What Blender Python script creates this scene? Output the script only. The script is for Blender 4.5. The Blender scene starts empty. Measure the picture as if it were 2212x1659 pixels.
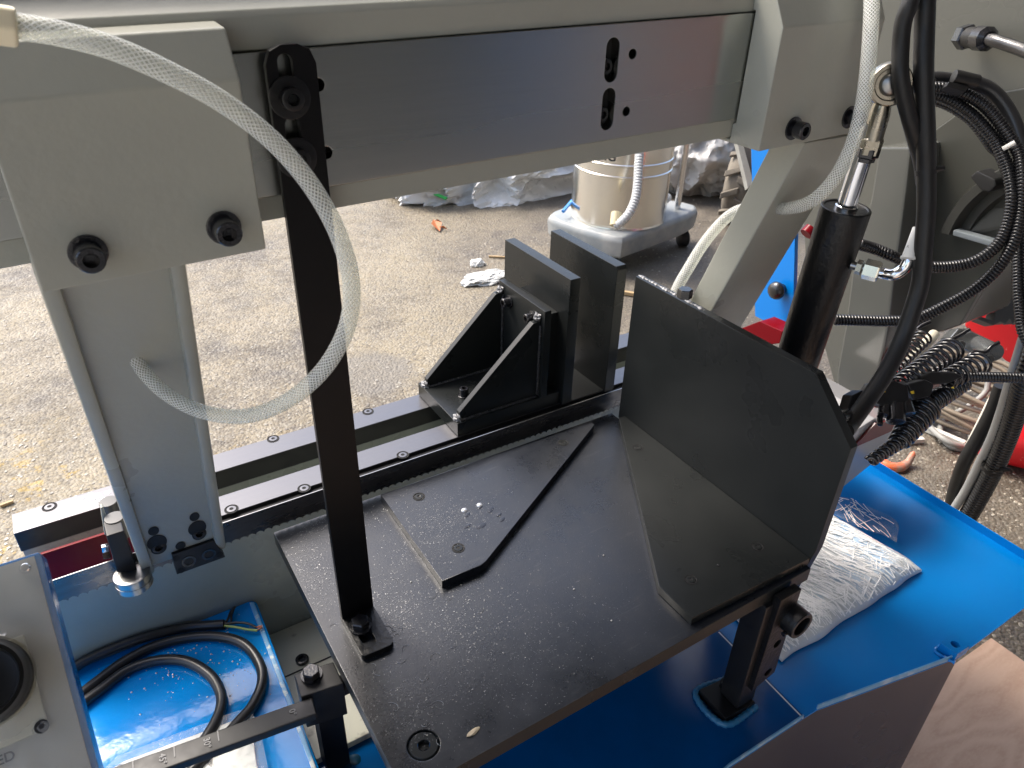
import bpy, bmesh, math, random
from mathutils import Vector, Matrix, noise
random.seed(7)
RAD = math.radians
S = bpy.context.scene
COL = S.collection

# ------------------------------------------------------------------ camera
CU, CV = 1106.0, 829.5            # optical centre of the 2212 x 1659 measuring grid
_b = Vector((-89 - CU, -208 - CV)); _c = Vector((1030 - CU, 3433 - CV))
FOC = math.sqrt(-(_b.dot(_c)))
def _dir(v): return Vector((v.x, v.y, FOC)).normalized()
_Y = _dir(_b); _Z = -_dir(_c); _X = _Y.cross(_Z)
RW = Matrix((_X, _Y, _Z))         # photo axes (right, down, forward) -> world
CAM = Vector((0, 0, 0.7))
cam = bpy.data.cameras.new('camera'); camo = bpy.data.objects.new('camera', cam); COL.objects.link(camo)
right, down, fwd = RW @ Vector((1, 0, 0)), RW @ Vector((0, 1, 0)), RW @ Vector((0, 0, 1))
m = Matrix((right, -down, -fwd)).transposed().to_4x4(); m.translation = CAM
camo.matrix_world = m
cam.sensor_width = 36; cam.lens = 36 * FOC / 2212; cam.clip_start = 0.02; cam.clip_end = 500
cam.dof.use_dof = True; cam.dof.focus_distance = 0.98; cam.dof.aperture_fstop = 15
S.camera = camo

# ------------------------------------------------------------------ light
w = bpy.data.worlds.new('World'); S.world = w; w.use_nodes = True
nt = w.node_tree; bg = nt.nodes['Background']
sky = nt.nodes.new('ShaderNodeTexSky'); sky.sky_type = 'NISHITA'; sky.sun_disc = False
SUN_EL, SUN_ROT = RAD(52), RAD(-26)
sky.sun_elevation = SUN_EL; sky.sun_rotation = SUN_ROT
sky.air_density = 1.0; sky.dust_density = 4.0; sky.ozone_density = 1.0
nt.links.new(sky.outputs[0], bg.inputs[0]); bg.inputs[1].default_value = 0.15
sl = bpy.data.lights.new('sun', 'SUN'); sl.energy = 1.5; sl.angle = RAD(22); sl.color = (1, 0.95, 0.87)
so = bpy.data.objects.new('sun', sl); COL.objects.link(so)
sd = Vector((math.sin(SUN_ROT) * math.cos(SUN_EL), math.cos(SUN_ROT) * math.cos(SUN_EL), math.sin(SUN_EL)))
so.rotation_euler = sd.to_track_quat('Z', 'Y').to_euler()
S.view_settings.view_transform = 'Standard'; S.view_settings.look = 'None'
S.view_settings.exposure = 1.5; S.view_settings.gamma = 1; S.view_settings.use_curve_mapping = False

# ------------------------------------------------------------------ measuring helpers
def P(uv, x=None, y=None, z=None, d=None):
    """world point seen at grid position uv, on the plane x=, y=, z= or at depth d"""
    r = RW @ Vector((uv[0] - CU, uv[1] - CV, FOC))
    if d is not None: return CAM + r * (d / FOC)
    i, val = (0, x) if x is not None else (1, y) if y is not None else (2, z)
    return CAM + r * ((val - CAM[i]) / r[i])
def T(c, r, zx, zy): return (c * 737.333 + zx / 3, r * 553 + zy / 3)
def K1(zx, zy): return (1755.6 + zx * .2063, zy * .2063)
def K2(zx, zy): return (1755.6 + zx * .2063, 329.2 + zy * .2063)
def K3(zx, zy): return (1755.6 + zx * .2063, 658.3 + zy * .2063)
def K4(zx, zy): return (zx * .2063, 1042.4 + zy * .2063)
def K6(zx, zy): return (1207 + zx * .2063, 274.3 + zy * .2063)
def K7(zx, zy): return (822.9 + zx * .248, 384 + zy * .248)
def K8(zx, zy): return (1865.3 + zx * .1985, 822.9 + zy * .1985)
def KL(zx, zy): return (219.4 + zx * .1654, 1042.4 + zy * .1654)

# ------------------------------------------------------------------ materials
MATS = {}
def pm(name, col, rough=.5, metal=0, spec=.5, col2=None, vs=8, vamt=.5, rvar=0, bump=0, bs=60, coat=0, stretch=None, det=4, lo=.35, hi=.65):
    if name in MATS: return MATS[name]
    m = bpy.data.materials.new(name); m.use_nodes = True; t = m.node_tree; N = t.nodes; L = t.links
    p = N['Principled BSDF']
    p.inputs['Base Color'].default_value = (*col, 1); p.inputs['Roughness'].default_value = rough
    p.inputs['Metallic'].default_value = metal; p.inputs['Specular IOR Level'].default_value = spec
    p.inputs['Coat Weight'].default_value = coat; p.inputs['Coat Roughness'].default_value = .15
    tc = N.new('ShaderNodeTexCoord'); src = tc.outputs['Object']
    if stretch:
        mp = N.new('ShaderNodeMapping'); mp.inputs['Scale'].default_value = stretch; L.new(src, mp.inputs[0]); src = mp.outputs[0]
    if col2 or rvar:
        n = N.new('ShaderNodeTexNoise'); n.inputs['Scale'].default_value = vs; n.inputs['Detail'].default_value = det; n.inputs['Roughness'].default_value = .62
        L.new(src, n.inputs['Vector'])
        rp = N.new('ShaderNodeMapRange'); rp.inputs[1].default_value = lo; rp.inputs[2].default_value = hi
        L.new(n.outputs[0], rp.inputs[0])
        if col2:
            mx = N.new('ShaderNodeMix'); mx.data_type = 'RGBA'; mx.inputs[6].default_value = (*col, 1); mx.inputs[7].default_value = (*col2, 1)
            ml = N.new('ShaderNodeMath'); ml.operation = 'MULTIPLY'; ml.inputs[1].default_value = vamt
            L.new(rp.outputs[0], ml.inputs[0]); L.new(ml.outputs[0], mx.inputs[0]); L.new(mx.outputs[2], p.inputs['Base Color'])
        if rvar:
            r2 = N.new('ShaderNodeMapRange'); r2.inputs[3].default_value = max(.03, rough - rvar); r2.inputs[4].default_value = rough + rvar
            L.new(rp.outputs[0], r2.inputs[0]); L.new(r2.outputs[0], p.inputs['Roughness'])
    if bump:
        n2 = N.new('ShaderNodeTexNoise'); n2.inputs['Scale'].default_value = bs; n2.inputs['Detail'].default_value = 3
        L.new(src, n2.inputs['Vector'])
        bp = N.new('ShaderNodeBump'); bp.inputs['Strength'].default_value = bump; bp.inputs['Distance'].default_value = .002
        L.new(n2.outputs[0], bp.inputs['Height']); L.new(bp.outputs[0], p.inputs['Normal'])
    MATS[name] = m; return m
GREY = pm('grey_paint', (.335, .335, .285), .33, col2=(.30, .30, .255), vs=6, rvar=.06, bump=.12, bs=140)
GREYD = pm('grey_green_paint', (.30, .32, .28), .3, col2=(.22, .24, .21), vs=7, rvar=.08, bump=.1, bs=150)
BODY = pm('machine_body_paint', (.11, .11, .094), .3, col2=(.095, .095, .08), vs=3, rvar=.05, bump=.08, bs=120)
BODYD = pm('dark_body_paint', (.032, .032, .028), .35, col2=(.055, .055, .045), vs=4, rvar=.05)
STEEL = pm('ground_steel', (.42, .428, .40), .28, 1, col2=(.36, .366, .345), vs=5, rvar=.04, bump=.05, bs=240, stretch=(.06, 1, 1))
RAILM = pm('rail_steel', (.16, .16, .17), .36, .85, col2=(.11, .11, .12), vs=9, rvar=.08, bump=.12, bs=200, stretch=(.1, 1, 1))
BLACK = pm('black_oxide', (.008, .008, .009), .42, spec=.4, col2=(.016, .016, .017), vs=25, rvar=.1)
BLKP = pm('black_paint', (.0055, .0055, .006), .34, spec=.4, bump=.35, bs=170, rvar=.06, vs=30)
BLKG = pm('black_gloss', (.011, .011, .013), .22, bump=.25, bs=380, coat=.3)
JAW = pm('black_jaw_steel', (.011, .0125, .0125), .32, 0, spec=.3, col2=(.018, .0195, .019), vs=7, rvar=.08, bump=.05, bs=90)
DARK = pm('hole_black', (.004, .004, .004), .8)  # flat black standing for the shade inside holes, slots and gaps
CHROME = pm('chrome', (.75, .75, .76), .08, 1)
ZINC = pm('zinc', (.36, .335, .28), .28, 1, col2=(.40, .37, .3), vs=40, rvar=.1)
SHAFT = pm('shaft_steel', (.34, .34, .335), .3, 1, col2=(.26, .26, .26), vs=30)
BLADE = pm('blade_steel', (.19, .18, .175), .3, .9, col2=(.06, .06, .06), vs=30, rvar=.1, stretch=(.3, 1, 1.6))
RUBBER = pm('black_rubber', (.011, .011, .011), .45, spec=.4, col2=(.018, .017, .016), vs=40, bump=.15, bs=300)
CORR = pm('conduit_plastic', (.011, .011, .012), .27)
SPRINGM = pm('spring_black', (.01, .01, .012), .14, coat=.5)
CABLE = pm('cable_sheath', (.02, .02, .021), .3)
BLUE = pm('blue_paint', (.0, .175, .54), .2, spec=.5, col2=(.002, .16, .49), vs=5, rvar=.05, bump=.05, bs=60)
BLUEW = pm('wet_blue_paint', (.0, .215, .60), .12, col2=(.002, .19, .54), vs=9, rvar=.05, bump=.09, bs=110)
BLUED = pm('blue_dull', (.01, .10, .26), .2)
RED = pm('dark_red_paint', (.15, .004, .008), .2, spec=.12)
REDP = pm('red_plastic', (.75, .012, .02), .35, col2=(.85, .25, .22), vs=70, vamt=.7, lo=.66, hi=.7)
WHITEP = pm('white_plastic', (.75, .73, .68), .4)
CREAM = pm('cream_plastic', (.78, .69, .48), .45)
LABEL = pm('white_label', (.75, .75, .72), .45, col2=(.12, .12, .12), vs=160, lo=.62, hi=.66, vamt=.8)
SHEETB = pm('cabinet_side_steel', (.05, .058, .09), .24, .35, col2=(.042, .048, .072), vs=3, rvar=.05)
INKM = pm('ink', (.02, .02, .022), .5)
INKW = pm('white_ink', (.16, .16, .16), .5)
YEL = pm('yellow_tag', (.6, .42, .02), .5)
COPPER = pm('copper_wire', (.6, .25, .15), .35, .9)
GRNW = pm('green_yellow_wire', (.35, .45, .12), .4)
CARTM = pm('cart_plastic', (.24, .26, .265), .45, col2=(.44, .42, .38), vs=5, vamt=.8, lo=.45, hi=.7)
TANK = pm('stainless_tank', (.80, .79, .75), .2, 1, col2=(.70, .68, .63), vs=4, rvar=.07, bump=.06, bs=9)
TARP = pm('silver_tarp', (.64, .64, .62), .3, .1, col2=(.54, .53, .51), vs=6, rvar=.1)
SACK = pm('woven_sack', (.56, .52, .48), .5, .1, col2=(.38, .35, .32), vs=6, bump=.2, bs=300)
TYRE = pm('dusty_tyre', (.13, .115, .095), .9, col2=(.27, .235, .18), vs=12, bump=.5, bs=70)
RUSTRIM = pm('dusty_orange_rim', (.33, .17, .09), .75, col2=(.2, .17, .13), vs=15)
LEAFM = pm('dry_leaf', (.42, .13, .04), .6, col2=(.3, .1, .03), vs=60)
RAGM = pm('white_plastic_scrap', (.52, .52, .49), .45, bump=.5, bs=200)
WOODM = pm('wood_stick', (.45, .32, .17), .7, col2=(.35, .23, .11), vs=30, stretch=(.2, 1, 1))
CARB = pm('grey_cable', (.25, .25, .235), .55)
BROWNC = pm('brown_cable', (.19, .155, .11), .6, col2=(.13, .105, .075), vs=20)
ORANGE = pm('orange_hook_paint', (.62, .12, .035), .5, col2=(.36, .24, .19), vs=14, vamt=1, lo=.42, hi=.55)
GALV = pm('grey_strip', (.42, .43, .42), .38, .3, bump=.25, bs=300)
GREYMETAL = pm('anchor_steel', (.30, .31, .31), .24, .8)
FOAM = pm('film_wrapped_foam', (.66, .68, .69), .22, col2=(.34, .50, .70), vs=13, rvar=.08, lo=.50, hi=.66, vamt=.8)
PAPER = pm('paper', (.72, .74, .76), .35)
WELD = pm('weld_bead', (.05, .05, .052), .5, .4, bump=.8, bs=300)
WELDS = pm('weld_spatter', (.17, .17, .175), .45, .5, bump=.6, bs=300)
SACKG = pm('grey_sack', (.40, .39, .37), .42, 0, col2=(.32, .31, .29), vs=5)
GREEN = pm('green_print', (.03, .38, .06), .5)
OILED = pm('blue_oil_stain', (.0, .018, .03), .18, col2=(.0, .05, .12), vs=30)

STRAPM = pm('strap_black', (.0035, .0035, .004), .4, spec=.2)
def nodes(name):
    m = bpy.data.materials.new(name); m.use_nodes = True; MATS[name] = m
    return m, m.node_tree.nodes, m.node_tree.links, m.node_tree.nodes['Principled BSDF']
def mathn(N, L, op, a, b=None, c=None):
    n = N.new('ShaderNodeMath'); n.operation = op
    for i, v in enumerate((a, b, c)):
        if v is None: continue
        if isinstance(v, (int, float)): n.inputs[i].default_value = v
        else: L.new(v, n.inputs[i])
    return n.outputs[0]
def mixc(N, L, f, a, b):
    n = N.new('ShaderNodeMix'); n.data_type = 'RGBA'
    for i, v in ((0, f), (6, a), (7, b)):
        if isinstance(v, tuple): n.inputs[i].default_value = (*v, 1)
        elif isinstance(v, (int, float)): n.inputs[i].default_value = v
        else: L.new(v, n.inputs[i])
    return n.outputs[2]
def noisen(N, L, src, scale, det=4, rough=.6):
    n = N.new('ShaderNodeTexNoise'); n.inputs['Scale'].default_value = scale; n.inputs['Detail'].default_value = det; n.inputs['Roughness'].default_value = rough
    L.new(src, n.inputs['Vector']); return n.outputs[0]
def rng(N, L, v, a, b, c=0, d=1):
    n = N.new('ShaderNodeMapRange')
    L.new(v, n.inputs[0])
    for i, q in enumerate((a, b, c, d)): n.inputs[i + 1].default_value = q
    return n.outputs[0]

# table steel: dark mill scale with smears, dust and fine scratches
TABLE, N, L, p = nodes('mill_scale_table')
g = N.new('ShaderNodeTexCoord').outputs['Object']
n1 = noisen(N, L, g, 5, 5); n2 = noisen(N, L, g, 38, 7, .8); n3 = noisen(N, L, g, 420, 3, .7)
mp = N.new('ShaderNodeMapping'); mp.inputs['Rotation'].default_value = (0, 0, .5); mp.inputs['Scale'].default_value = (14, 140, 1); L.new(g, mp.inputs[0])
n4 = noisen(N, L, mp.outputs[0], 1, 3)
c = mixc(N, L, rng(N, L, n1, .35, .68), (.0055, .007, .0095), (.010, .0128, .0195))
c = mixc(N, L, rng(N, L, n2, .5, .72, 0, .35), c, (.021, .022, .024))
c = mixc(N, L, rng(N, L, n3, .62, .72, 0, .6), c, (.06, .061, .062))
c = mixc(N, L, rng(N, L, n4, .62, .75, 0, .3), c, (.07, .067, .063))
L.new(c, p.inputs['Base Color'])
r = mathn(N, L, 'ADD', rng(N, L, n2, .3, .75, .25, .38), rng(N, L, n1, .3, .7, -.05, .07)); L.new(r, p.inputs['Roughness'])
p.inputs['Metallic'].default_value = 0; p.inputs['Specular IOR Level'].default_value = .65
bp = N.new('ShaderNodeBump'); bp.inputs['Strength'].default_value = .18; bp.inputs['Distance'].default_value = .001; L.new(n3, bp.inputs['Height']); L.new(bp.outputs[0], p.inputs['Normal'])

# braided clear hose (u round the tube, v along it)
def hose_mat(name, tint, k):
    m, N, L, p = nodes(name)
    uv = N.new('ShaderNodeUVMap').outputs[0]
    sp = N.new('ShaderNodeSeparateXYZ'); L.new(uv, sp.inputs[0])
    u, v = sp.outputs[0], sp.outputs[1]
    def band(sgn):
        a = mathn(N, L, 'MULTIPLY_ADD', u, 14.0 * sgn, mathn(N, L, 'MULTIPLY', v, 260.0))
        f = mathn(N, L, 'FRACT', a)
        d = mathn(N, L, 'ABSOLUTE', mathn(N, L, 'SUBTRACT', f, .5))
        return rng(N, L, d, .09, .16, 1, 0)
    br = mathn(N, L, 'MAXIMUM', band(1), band(-1))
    p.inputs['Base Color'].default_value = (*tint, 1); p.inputs['Roughness'].default_value = .14
    L.new(mixc(N, L, br, tint, (.93, .93, .9)), p.inputs['Base Color'])
    bp = N.new('ShaderNodeBump'); bp.inputs['Strength'].default_value = .6; bp.inputs['Distance'].default_value = .0006
    L.new(br, bp.inputs['Height']); L.new(bp.outputs[0], p.inputs['Normal'])
    tr = N.new('ShaderNodeBsdfTransparent'); tr.inputs[0].default_value = (.92, .93, .88, 1)
    mx = N.new('ShaderNodeMixShader')
    L.new(rng(N, L, br, 0, 1, k, .66), mx.inputs[0]); L.new(tr.outputs[0], mx.inputs[1]); L.new(p.outputs[0], mx.inputs[2])
    L.new(mx.outputs[0], N['Material Output'].inputs[0]); return m
HOSE = hose_mat('braided_clear_hose', (.70, .71, .64), .26)
# transparent film
def film_mat(name, k, rough, bs, bstr):
    m, N, L, p = nodes(name)
    p.inputs['Base Color'].default_value = (.85, .85, .83, 1); p.inputs['Roughness'].default_value = rough
    g = N.new('ShaderNodeTexCoord').outputs['Object']; n = noisen(N, L, g, bs, 3)
    bp = N.new('ShaderNodeBump'); bp.inputs['Strength'].default_value = bstr; bp.inputs['Distance'].default_value = .003; L.new(n, bp.inputs['Height']); L.new(bp.outputs[0], p.inputs['Normal'])
    tr = N.new('ShaderNodeBsdfTransparent'); tr.inputs[0].default_value = (.95, .95, .93, 1)
    mx = N.new('ShaderNodeMixShader'); fr = N.new('ShaderNodeFresnel'); fr.inputs[0].default_value = 1.45; L.new(bp.outputs[0], fr.inputs[1])
    L.new(mathn(N, L, 'ADD', mathn(N, L, 'MULTIPLY', fr.outputs[0], .9), k), mx.inputs[0]); L.new(tr.outputs[0], mx.inputs[1]); L.new(p.outputs[0], mx.inputs[2])
    L.new(mx.outputs[0], N['Material Output'].inputs[0]); return m
FILM = film_mat('clear_film', .2, .12, 30, .5)
WRAP = film_mat('crinkled_wrap', .13, .12, 60, 1)
FLAP = film_mat('thin_film', .03, .25, 30, .05)
# plywood
PLY, N, L, p = nodes('plywood')
g = N.new('ShaderNodeTexCoord').outputs['Object']
mp = N.new('ShaderNodeMapping'); mp.inputs['Scale'].default_value = (1.2, 3.2, 1); L.new(g, mp.inputs[0])
nz = N.new('ShaderNodeTexNoise'); nz.inputs['Scale'].default_value = 2.2; nz.inputs['Detail'].default_value = 2; L.new(mp.outputs[0], nz.inputs['Vector'])
wv = mathn(N, L, 'SINE', mathn(N, L, 'MULTIPLY', nz.outputs[0], 70)); fine = noisen(N, L, mp.outputs[0], 60, 4)
c = mixc(N, L, rng(N, L, wv, -1, 1, 0, .7), (.62, .42, .30), (.50, .31, .21)); c = mixc(N, L, rng(N, L, fine, .4, .7, 0, .4), c, (.66, .48, .34))
L.new(c, p.inputs['Base Color']); p.inputs['Roughness'].default_value = .6
# ground
GROUND, N, L, p = nodes('old_asphalt')
g = N.new('ShaderNodeTexCoord').outputs['Object']
big = noisen(N, L, g, 1.1, 5, .65); mid = noisen(N, L, g, 9, 5, .7); fine = noisen(N, L, g, 60, 4, .7)
vo = N.new('ShaderNodeTexVoronoi'); vo.inputs['Scale'].default_value = 115; L.new(g, vo.inputs['Vector'])
vc = N.new('ShaderNodeSeparateColor'); L.new(vo.outputs['Color'], vc.inputs[0])
sep = N.new('ShaderNodeSeparateXYZ'); L.new(g, sep.inputs[0])
far = rng(N, L, mathn(N, L, 'ADD', mathn(N, L, 'ADD', sep.outputs[0], mathn(N, L, 'MULTIPLY', sep.outputs[1], -.35)), mathn(N, L, 'MULTIPLY', big, 1.2)), .95, 1.9)  # darker to the right and beyond: shade painted into the ground colour
med = noisen(N, L, g, 4.2, 7, .74)
c = mixc(N, L, rng(N, L, med, .40, .60), (.078, .064, .050), (.215, .178, .118))
c = mixc(N, L, mathn(N, L, 'MULTIPLY', rng(N, L, big, .45, .58), .75), c, (.26, .217, .14))
c = mixc(N, L, rng(N, L, vc.outputs[0], .5, .95, 0, .5), c, (.29, .265, .21))
c = mixc(N, L, rng(N, L, vc.outputs[1], .6, .95, 0, .55), c, (.065, .054, .042))
c = mixc(N, L, rng(N, L, fine, .5, .72, 0, .5), c, (.085, .068, .05))
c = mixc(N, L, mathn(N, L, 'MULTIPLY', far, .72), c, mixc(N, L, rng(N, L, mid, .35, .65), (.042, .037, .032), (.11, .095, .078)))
pd = N.new('ShaderNodeVectorMath'); pd.operation = 'DISTANCE'; L.new(g, pd.inputs[0]); pd.inputs[1].default_value = tuple(P((802, 805), z=-.66))
pmask = rng(N, L, mathn(N, L, 'ADD', pd.outputs['Value'], mathn(N, L, 'MULTIPLY', mid, .09)), .17, .215, .7, 0)
c = mixc(N, L, pmask, c, mixc(N, L, fine, (.10, .09, .078), (.17, .155, .13)))
# old yellow paint, only where the photo has it
dn = N.new('ShaderNodeVectorMath'); dn.operation = 'DISTANCE'; L.new(g, dn.inputs[0]); dn.inputs[1].default_value = (-.25, 1.75, -.66)
ym = mathn(N, L, 'MULTIPLY', rng(N, L, dn.outputs['Value'], .35, .8, 1, 0), rng(N, L, noisen(N, L, g, 16, 5, .75), .56, .62))
c = mixc(N, L, mathn(N, L, 'MULTIPLY', ym, .6), c, (.34, .22, .03))
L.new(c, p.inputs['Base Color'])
L.new(rng(N, L, mid, .3, .7, .45, .8), p.inputs['Roughness'])
h = mathn(N, L, 'ADD', mathn(N, L, 'MULTIPLY', vo.outputs['Distance'], -1.0), mathn(N, L, 'MULTIPLY', fine, .7))
bp = N.new('ShaderNodeBump'); bp.inputs['Strength'].default_value = .6; bp.inputs['Distance'].default_value = .006; L.new(h, bp.inputs['Height']); L.new(bp.outputs[0], p.inputs['Normal'])
STONE = pm('aggregate_stone', (.36, .325, .26), .36, col2=(.17, .145, .115), vs=14, vamt=1, lo=.4, hi=.6, rvar=.15)
CEMENT = pm('cement_patch', (.16, .145, .12), .8, col2=(.09, .078, .064), vs=11, bump=.5, bs=90, det=6)
CHIP = pm('swarf_chip', (.30, .30, .30), .38, .6)
ROOFM = pm('roof_sheet', (.20, .20, .20), .6)
WALLM = pm('reflection_wall', (.48, .46, .43), .8, col2=(.40, .39, .38), vs=.6)

# ------------------------------------------------------------------ mesh helpers
LOC = {}
def thing(name, label, cat, loc, group=None):
    o = bpy.data.objects.new(name, None); COL.objects.link(o); o.location = loc; o.empty_display_size = .03
    o['label'] = label; o['category'] = cat
    if group: o['group'] = group
    LOC[o] = Vector(loc); return o
def build(name, bm, mats, parent=None, label=None, cat=None, group=None, kind=None, smooth=38, bevel=0, base=None):
    if bevel:
        bm.normal_update()
        es = [e for e in bm.edges if len(e.link_faces) == 2 and e.calc_face_angle(0) > .45]
        bmesh.ops.bevel(bm, geom=es, offset=bevel, segments=2, affect='EDGES', clamp_overlap=True, profile=.5)
    if parent is not None: o0 = LOC[parent]
    elif base is not None: o0 = Vector(base)
    else:
        xs = [v.co.x for v in bm.verts]; ys = [v.co.y for v in bm.verts]; zs = [v.co.z for v in bm.verts]
        o0 = Vector(((min(xs) + max(xs)) / 2, (min(ys) + max(ys)) / 2, min(zs)))
    bmesh.ops.translate(bm, vec=-o0, verts=bm.verts)
    me = bpy.data.meshes.new(name); bm.to_mesh(me); bm.free()
    for mt in (mats if isinstance(mats, (list, tuple)) else [mats]): me.materials.append(mt)
    if smooth: me.shade_smooth(); me.set_sharp_from_angle(angle=RAD(smooth))
    o = bpy.data.objects.new(name, me); COL.objects.link(o)
    if smooth and len(me.polygons) < 4000:
        wn = o.modifiers.new('normals', 'WEIGHTED_NORMAL'); wn.keep_sharp = True; wn.weight = 60
    if parent is not None:
        o.parent = parent
        if parent.type == 'EMPTY' or parent.parent is not None or True:
            o.location = (0, 0, 0)
        LOC[o] = o0
    else: o.location = o0; LOC[o] = o0
    if label: o['label'] = label
    if cat: o['category'] = cat
    if group: o['group'] = group
    if kind: o['kind'] = kind
    return o
def NB(): return bmesh.new()
def face(bm, vs, mi=0):
    try: f = bm.faces.new(vs); f.material_index = mi; return f
    except ValueError: return None
def box(bm, lo, hi, mi=0):
    v = [bm.verts.new((x, y, z)) for z in (lo[2], hi[2]) for y in (lo[1], hi[1]) for x in (lo[0], hi[0])]
    for q in ((0, 2, 3, 1), (4, 5, 7, 6), (0, 1, 5, 4), (2, 6, 7, 3), (0, 4, 6, 2), (1, 3, 7, 5)): face(bm, [v[i] for i in q], mi)
def prism(bm, pts, vec, mi=0):
    pts = [Vector(q) for q in pts]; vec = Vector(vec)
    a = [bm.verts.new(q) for q in pts]; b = [bm.verts.new(q + vec) for q in pts]; n = len(pts)
    nrm = Vector((0, 0, 0))
    for i in range(n): nrm += pts[i].cross(pts[(i + 1) % n])
    if nrm.dot(vec) > 0: a, b = b, a          # make outward
    face(bm, a, mi); face(bm, b[::-1], mi)
    for i in range(n):
        j = (i + 1) % n; face(bm, [a[j], a[i], b[i], b[j]], mi)
def fixn(bm): bmesh.ops.recalc_face_normals(bm, faces=bm.faces)
def frame(d):
    d = Vector(d).normalized(); u = d.cross(Vector((0, 0, 1)))
    if u.length < 1e-3: u = Vector((1, 0, 0))
    u.normalize(); return d, u, d.cross(u)
def lathe(bm, o, axis, prof, seg=24, mi=0, rot=0, mis=None):
    """profile of (distance along axis, radius)"""
    d, u, v = frame(axis); o = Vector(o); rings = []
    for (h, r) in prof:
        if r < 1e-6: rings.append([bm.verts.new(o + d * h)])
        else: rings.append([bm.verts.new(o + d * h + (u * math.cos(rot + 2 * math.pi * i / seg) + v * math.sin(rot + 2 * math.pi * i / seg)) * r) for i in range(seg)])
    for k in range(len(rings) - 1):
        A, B = rings[k], rings[k + 1]; q = mis[k] if mis else mi
        for i in range(seg):
            j = (i + 1) % seg
            if len(A) == 1 and len(B) == 1: continue
            if len(A) == 1: face(bm, [A[0], B[j], B[i]], q)
            elif len(B) == 1: face(bm, [A[i], A[j], B[0]], q)
            else: face(bm, [A[i], A[j], B[j], B[i]], q)
def rod(bm, a, b, r, r2=None, seg=20, mi=0, rot=0):
    a, b = Vector(a), Vector(b); L = (b - a).length; r2 = r if r2 is None else r2
    lathe(bm, a, b - a, [(0, 0), (0, r), (L, r2), (L, 0)], seg, mi, rot)
def cat(pts, step):
    pts = [Vector(q) for q in pts]; q = [pts[0] * 2 - pts[1]] + pts + [pts[-1] * 2 - pts[-2]]; out = []
    for i in range(1, len(q) - 2):
        p0, p1, p2, p3 = q[i - 1:i + 3]
        for k in range(24):
            t = k / 24
            out.append(.5 * ((2 * p1) + (p2 - p0) * t + (2 * p0 - 5 * p1 + 4 * p2 - p3) * t * t + (3 * p1 - p0 - 3 * p2 + p3) * t ** 3))
    out.append(pts[-1])
    res = [out[0]]; acc = 0
    for a, b in zip(out, out[1:]):
        L = (b - a).length
        while acc + L >= step and L > 0:
            a = a.lerp(b, (step - acc) / L); res.append(a.copy()); L = (b - a).length; acc = 0
        acc += L
    if (res[-1] - out[-1]).length > step * .3: res.append(out[-1])
    return res
def tube(bm, path, r, seg=14, mi=0, cap=True, uv=False):
    """r: number or function(distance, fraction)"""
    lay = bm.loops.layers.uv.verify() if uv else None
    n = len(path); t0 = (path[1] - path[0]).normalized(); d, u, v = frame(t0); rings = []; s = 0; ss = []
    for i, q in enumerate(path):
        t = (path[min(i + 1, n - 1)] - path[max(i - 1, 0)]).normalized()
        u = (u - t * u.dot(t)).normalized(); v = t.cross(u)
        if i: s += (q - path[i - 1]).length
        ss.append(s)
        rr = r(s, i / (n - 1)) if callable(r) else r
        rings.append([bm.verts.new(q + (u * math.cos(2 * math.pi * k / seg) + v * math.sin(2 * math.pi * k / seg)) * rr) for k in range(seg)])
    for i in range(n - 1):
        for k in range(seg):
            j = (k + 1) % seg; f = face(bm, [rings[i][k], rings[i][j], rings[i + 1][j], rings[i + 1][k]], mi)
            if uv and f:
                for lp, (a, b) in zip(f.loops, ((k, i), (k + 1, i), (k + 1, i + 1), (k, i + 1))): lp[lay].uv = (a / seg, ss[b])
    if cap:
        face(bm, rings[0][::-1], mi); face(bm, rings[-1], mi)
def corr(bm, path_pts, r, pitch=.005, dep=.0014, seg=14):
    path = cat(path_pts, pitch / 4)
    cyc = (0, -.15, -1, -.15)
    def f(s, fr):
        k = int(round(s / (pitch / 4))) % 4
        return r + dep * cyc[k]
    tube(bm, path, f, seg)
def helix(a, b, r0, r1, turns, n=18):
    a, b = Vector(a), Vector(b); d, u, v = frame(b - a); L = (b - a).length; out = []
    for i in range(int(turns * n) + 1):
        t = i / (turns * n); r = r0 + (r1 - r0) * t; an = 2 * math.pi * i / n
        out.append(a + d * L * t + (u * math.cos(an) + v * math.sin(an)) * r)
    return out
def sheet(outer, holes, t, o, ea, eb, bev=.0006):
    """flat plate with real holes: outline and holes in the plane (o, ea, eb), thickness t behind the plane"""
    cu = bpy.data.curves.new('t', 'CURVE'); cu.dimensions = '2D'; cu.fill_mode = 'BOTH'; cu.extrude = t / 2 - bev; cu.bevel_depth = bev; cu.bevel_resolution = 1; cu.offset = -bev
    for pts in [outer] + list(holes):
        s = cu.splines.new('POLY'); s.points.add(len(pts) - 1); s.use_cyclic_u = True
        for q, pt in zip(pts, s.points): pt.co = (q[0], q[1], 0, 1)
    ob = bpy.data.objects.new('t', cu); COL.objects.link(ob)
    me = bpy.data.meshes.new_from_object(ob.evaluated_get(bpy.context.evaluated_depsgraph_get()))
    bpy.data.objects.remove(ob); bpy.data.curves.remove(cu)
    bm = bmesh.new(); bm.from_mesh(me); bpy.data.meshes.remove(me)
    bmesh.ops.remove_doubles(bm, verts=bm.verts, dist=1e-6)
    o, ea, eb = Vector(o), Vector(ea), Vector(eb); nn = ea.cross(eb)
    for v in bm.verts: v.co = o + ea * v.co.x + eb * v.co.y + nn * (v.co.z - t / 2)
    fixn(bm); return bm
def circ(cx, cy, r, n=20): return [(cx + r * math.cos(2 * math.pi * i / n), cy + r * math.sin(2 * math.pi * i / n)) for i in range(n)]
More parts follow.
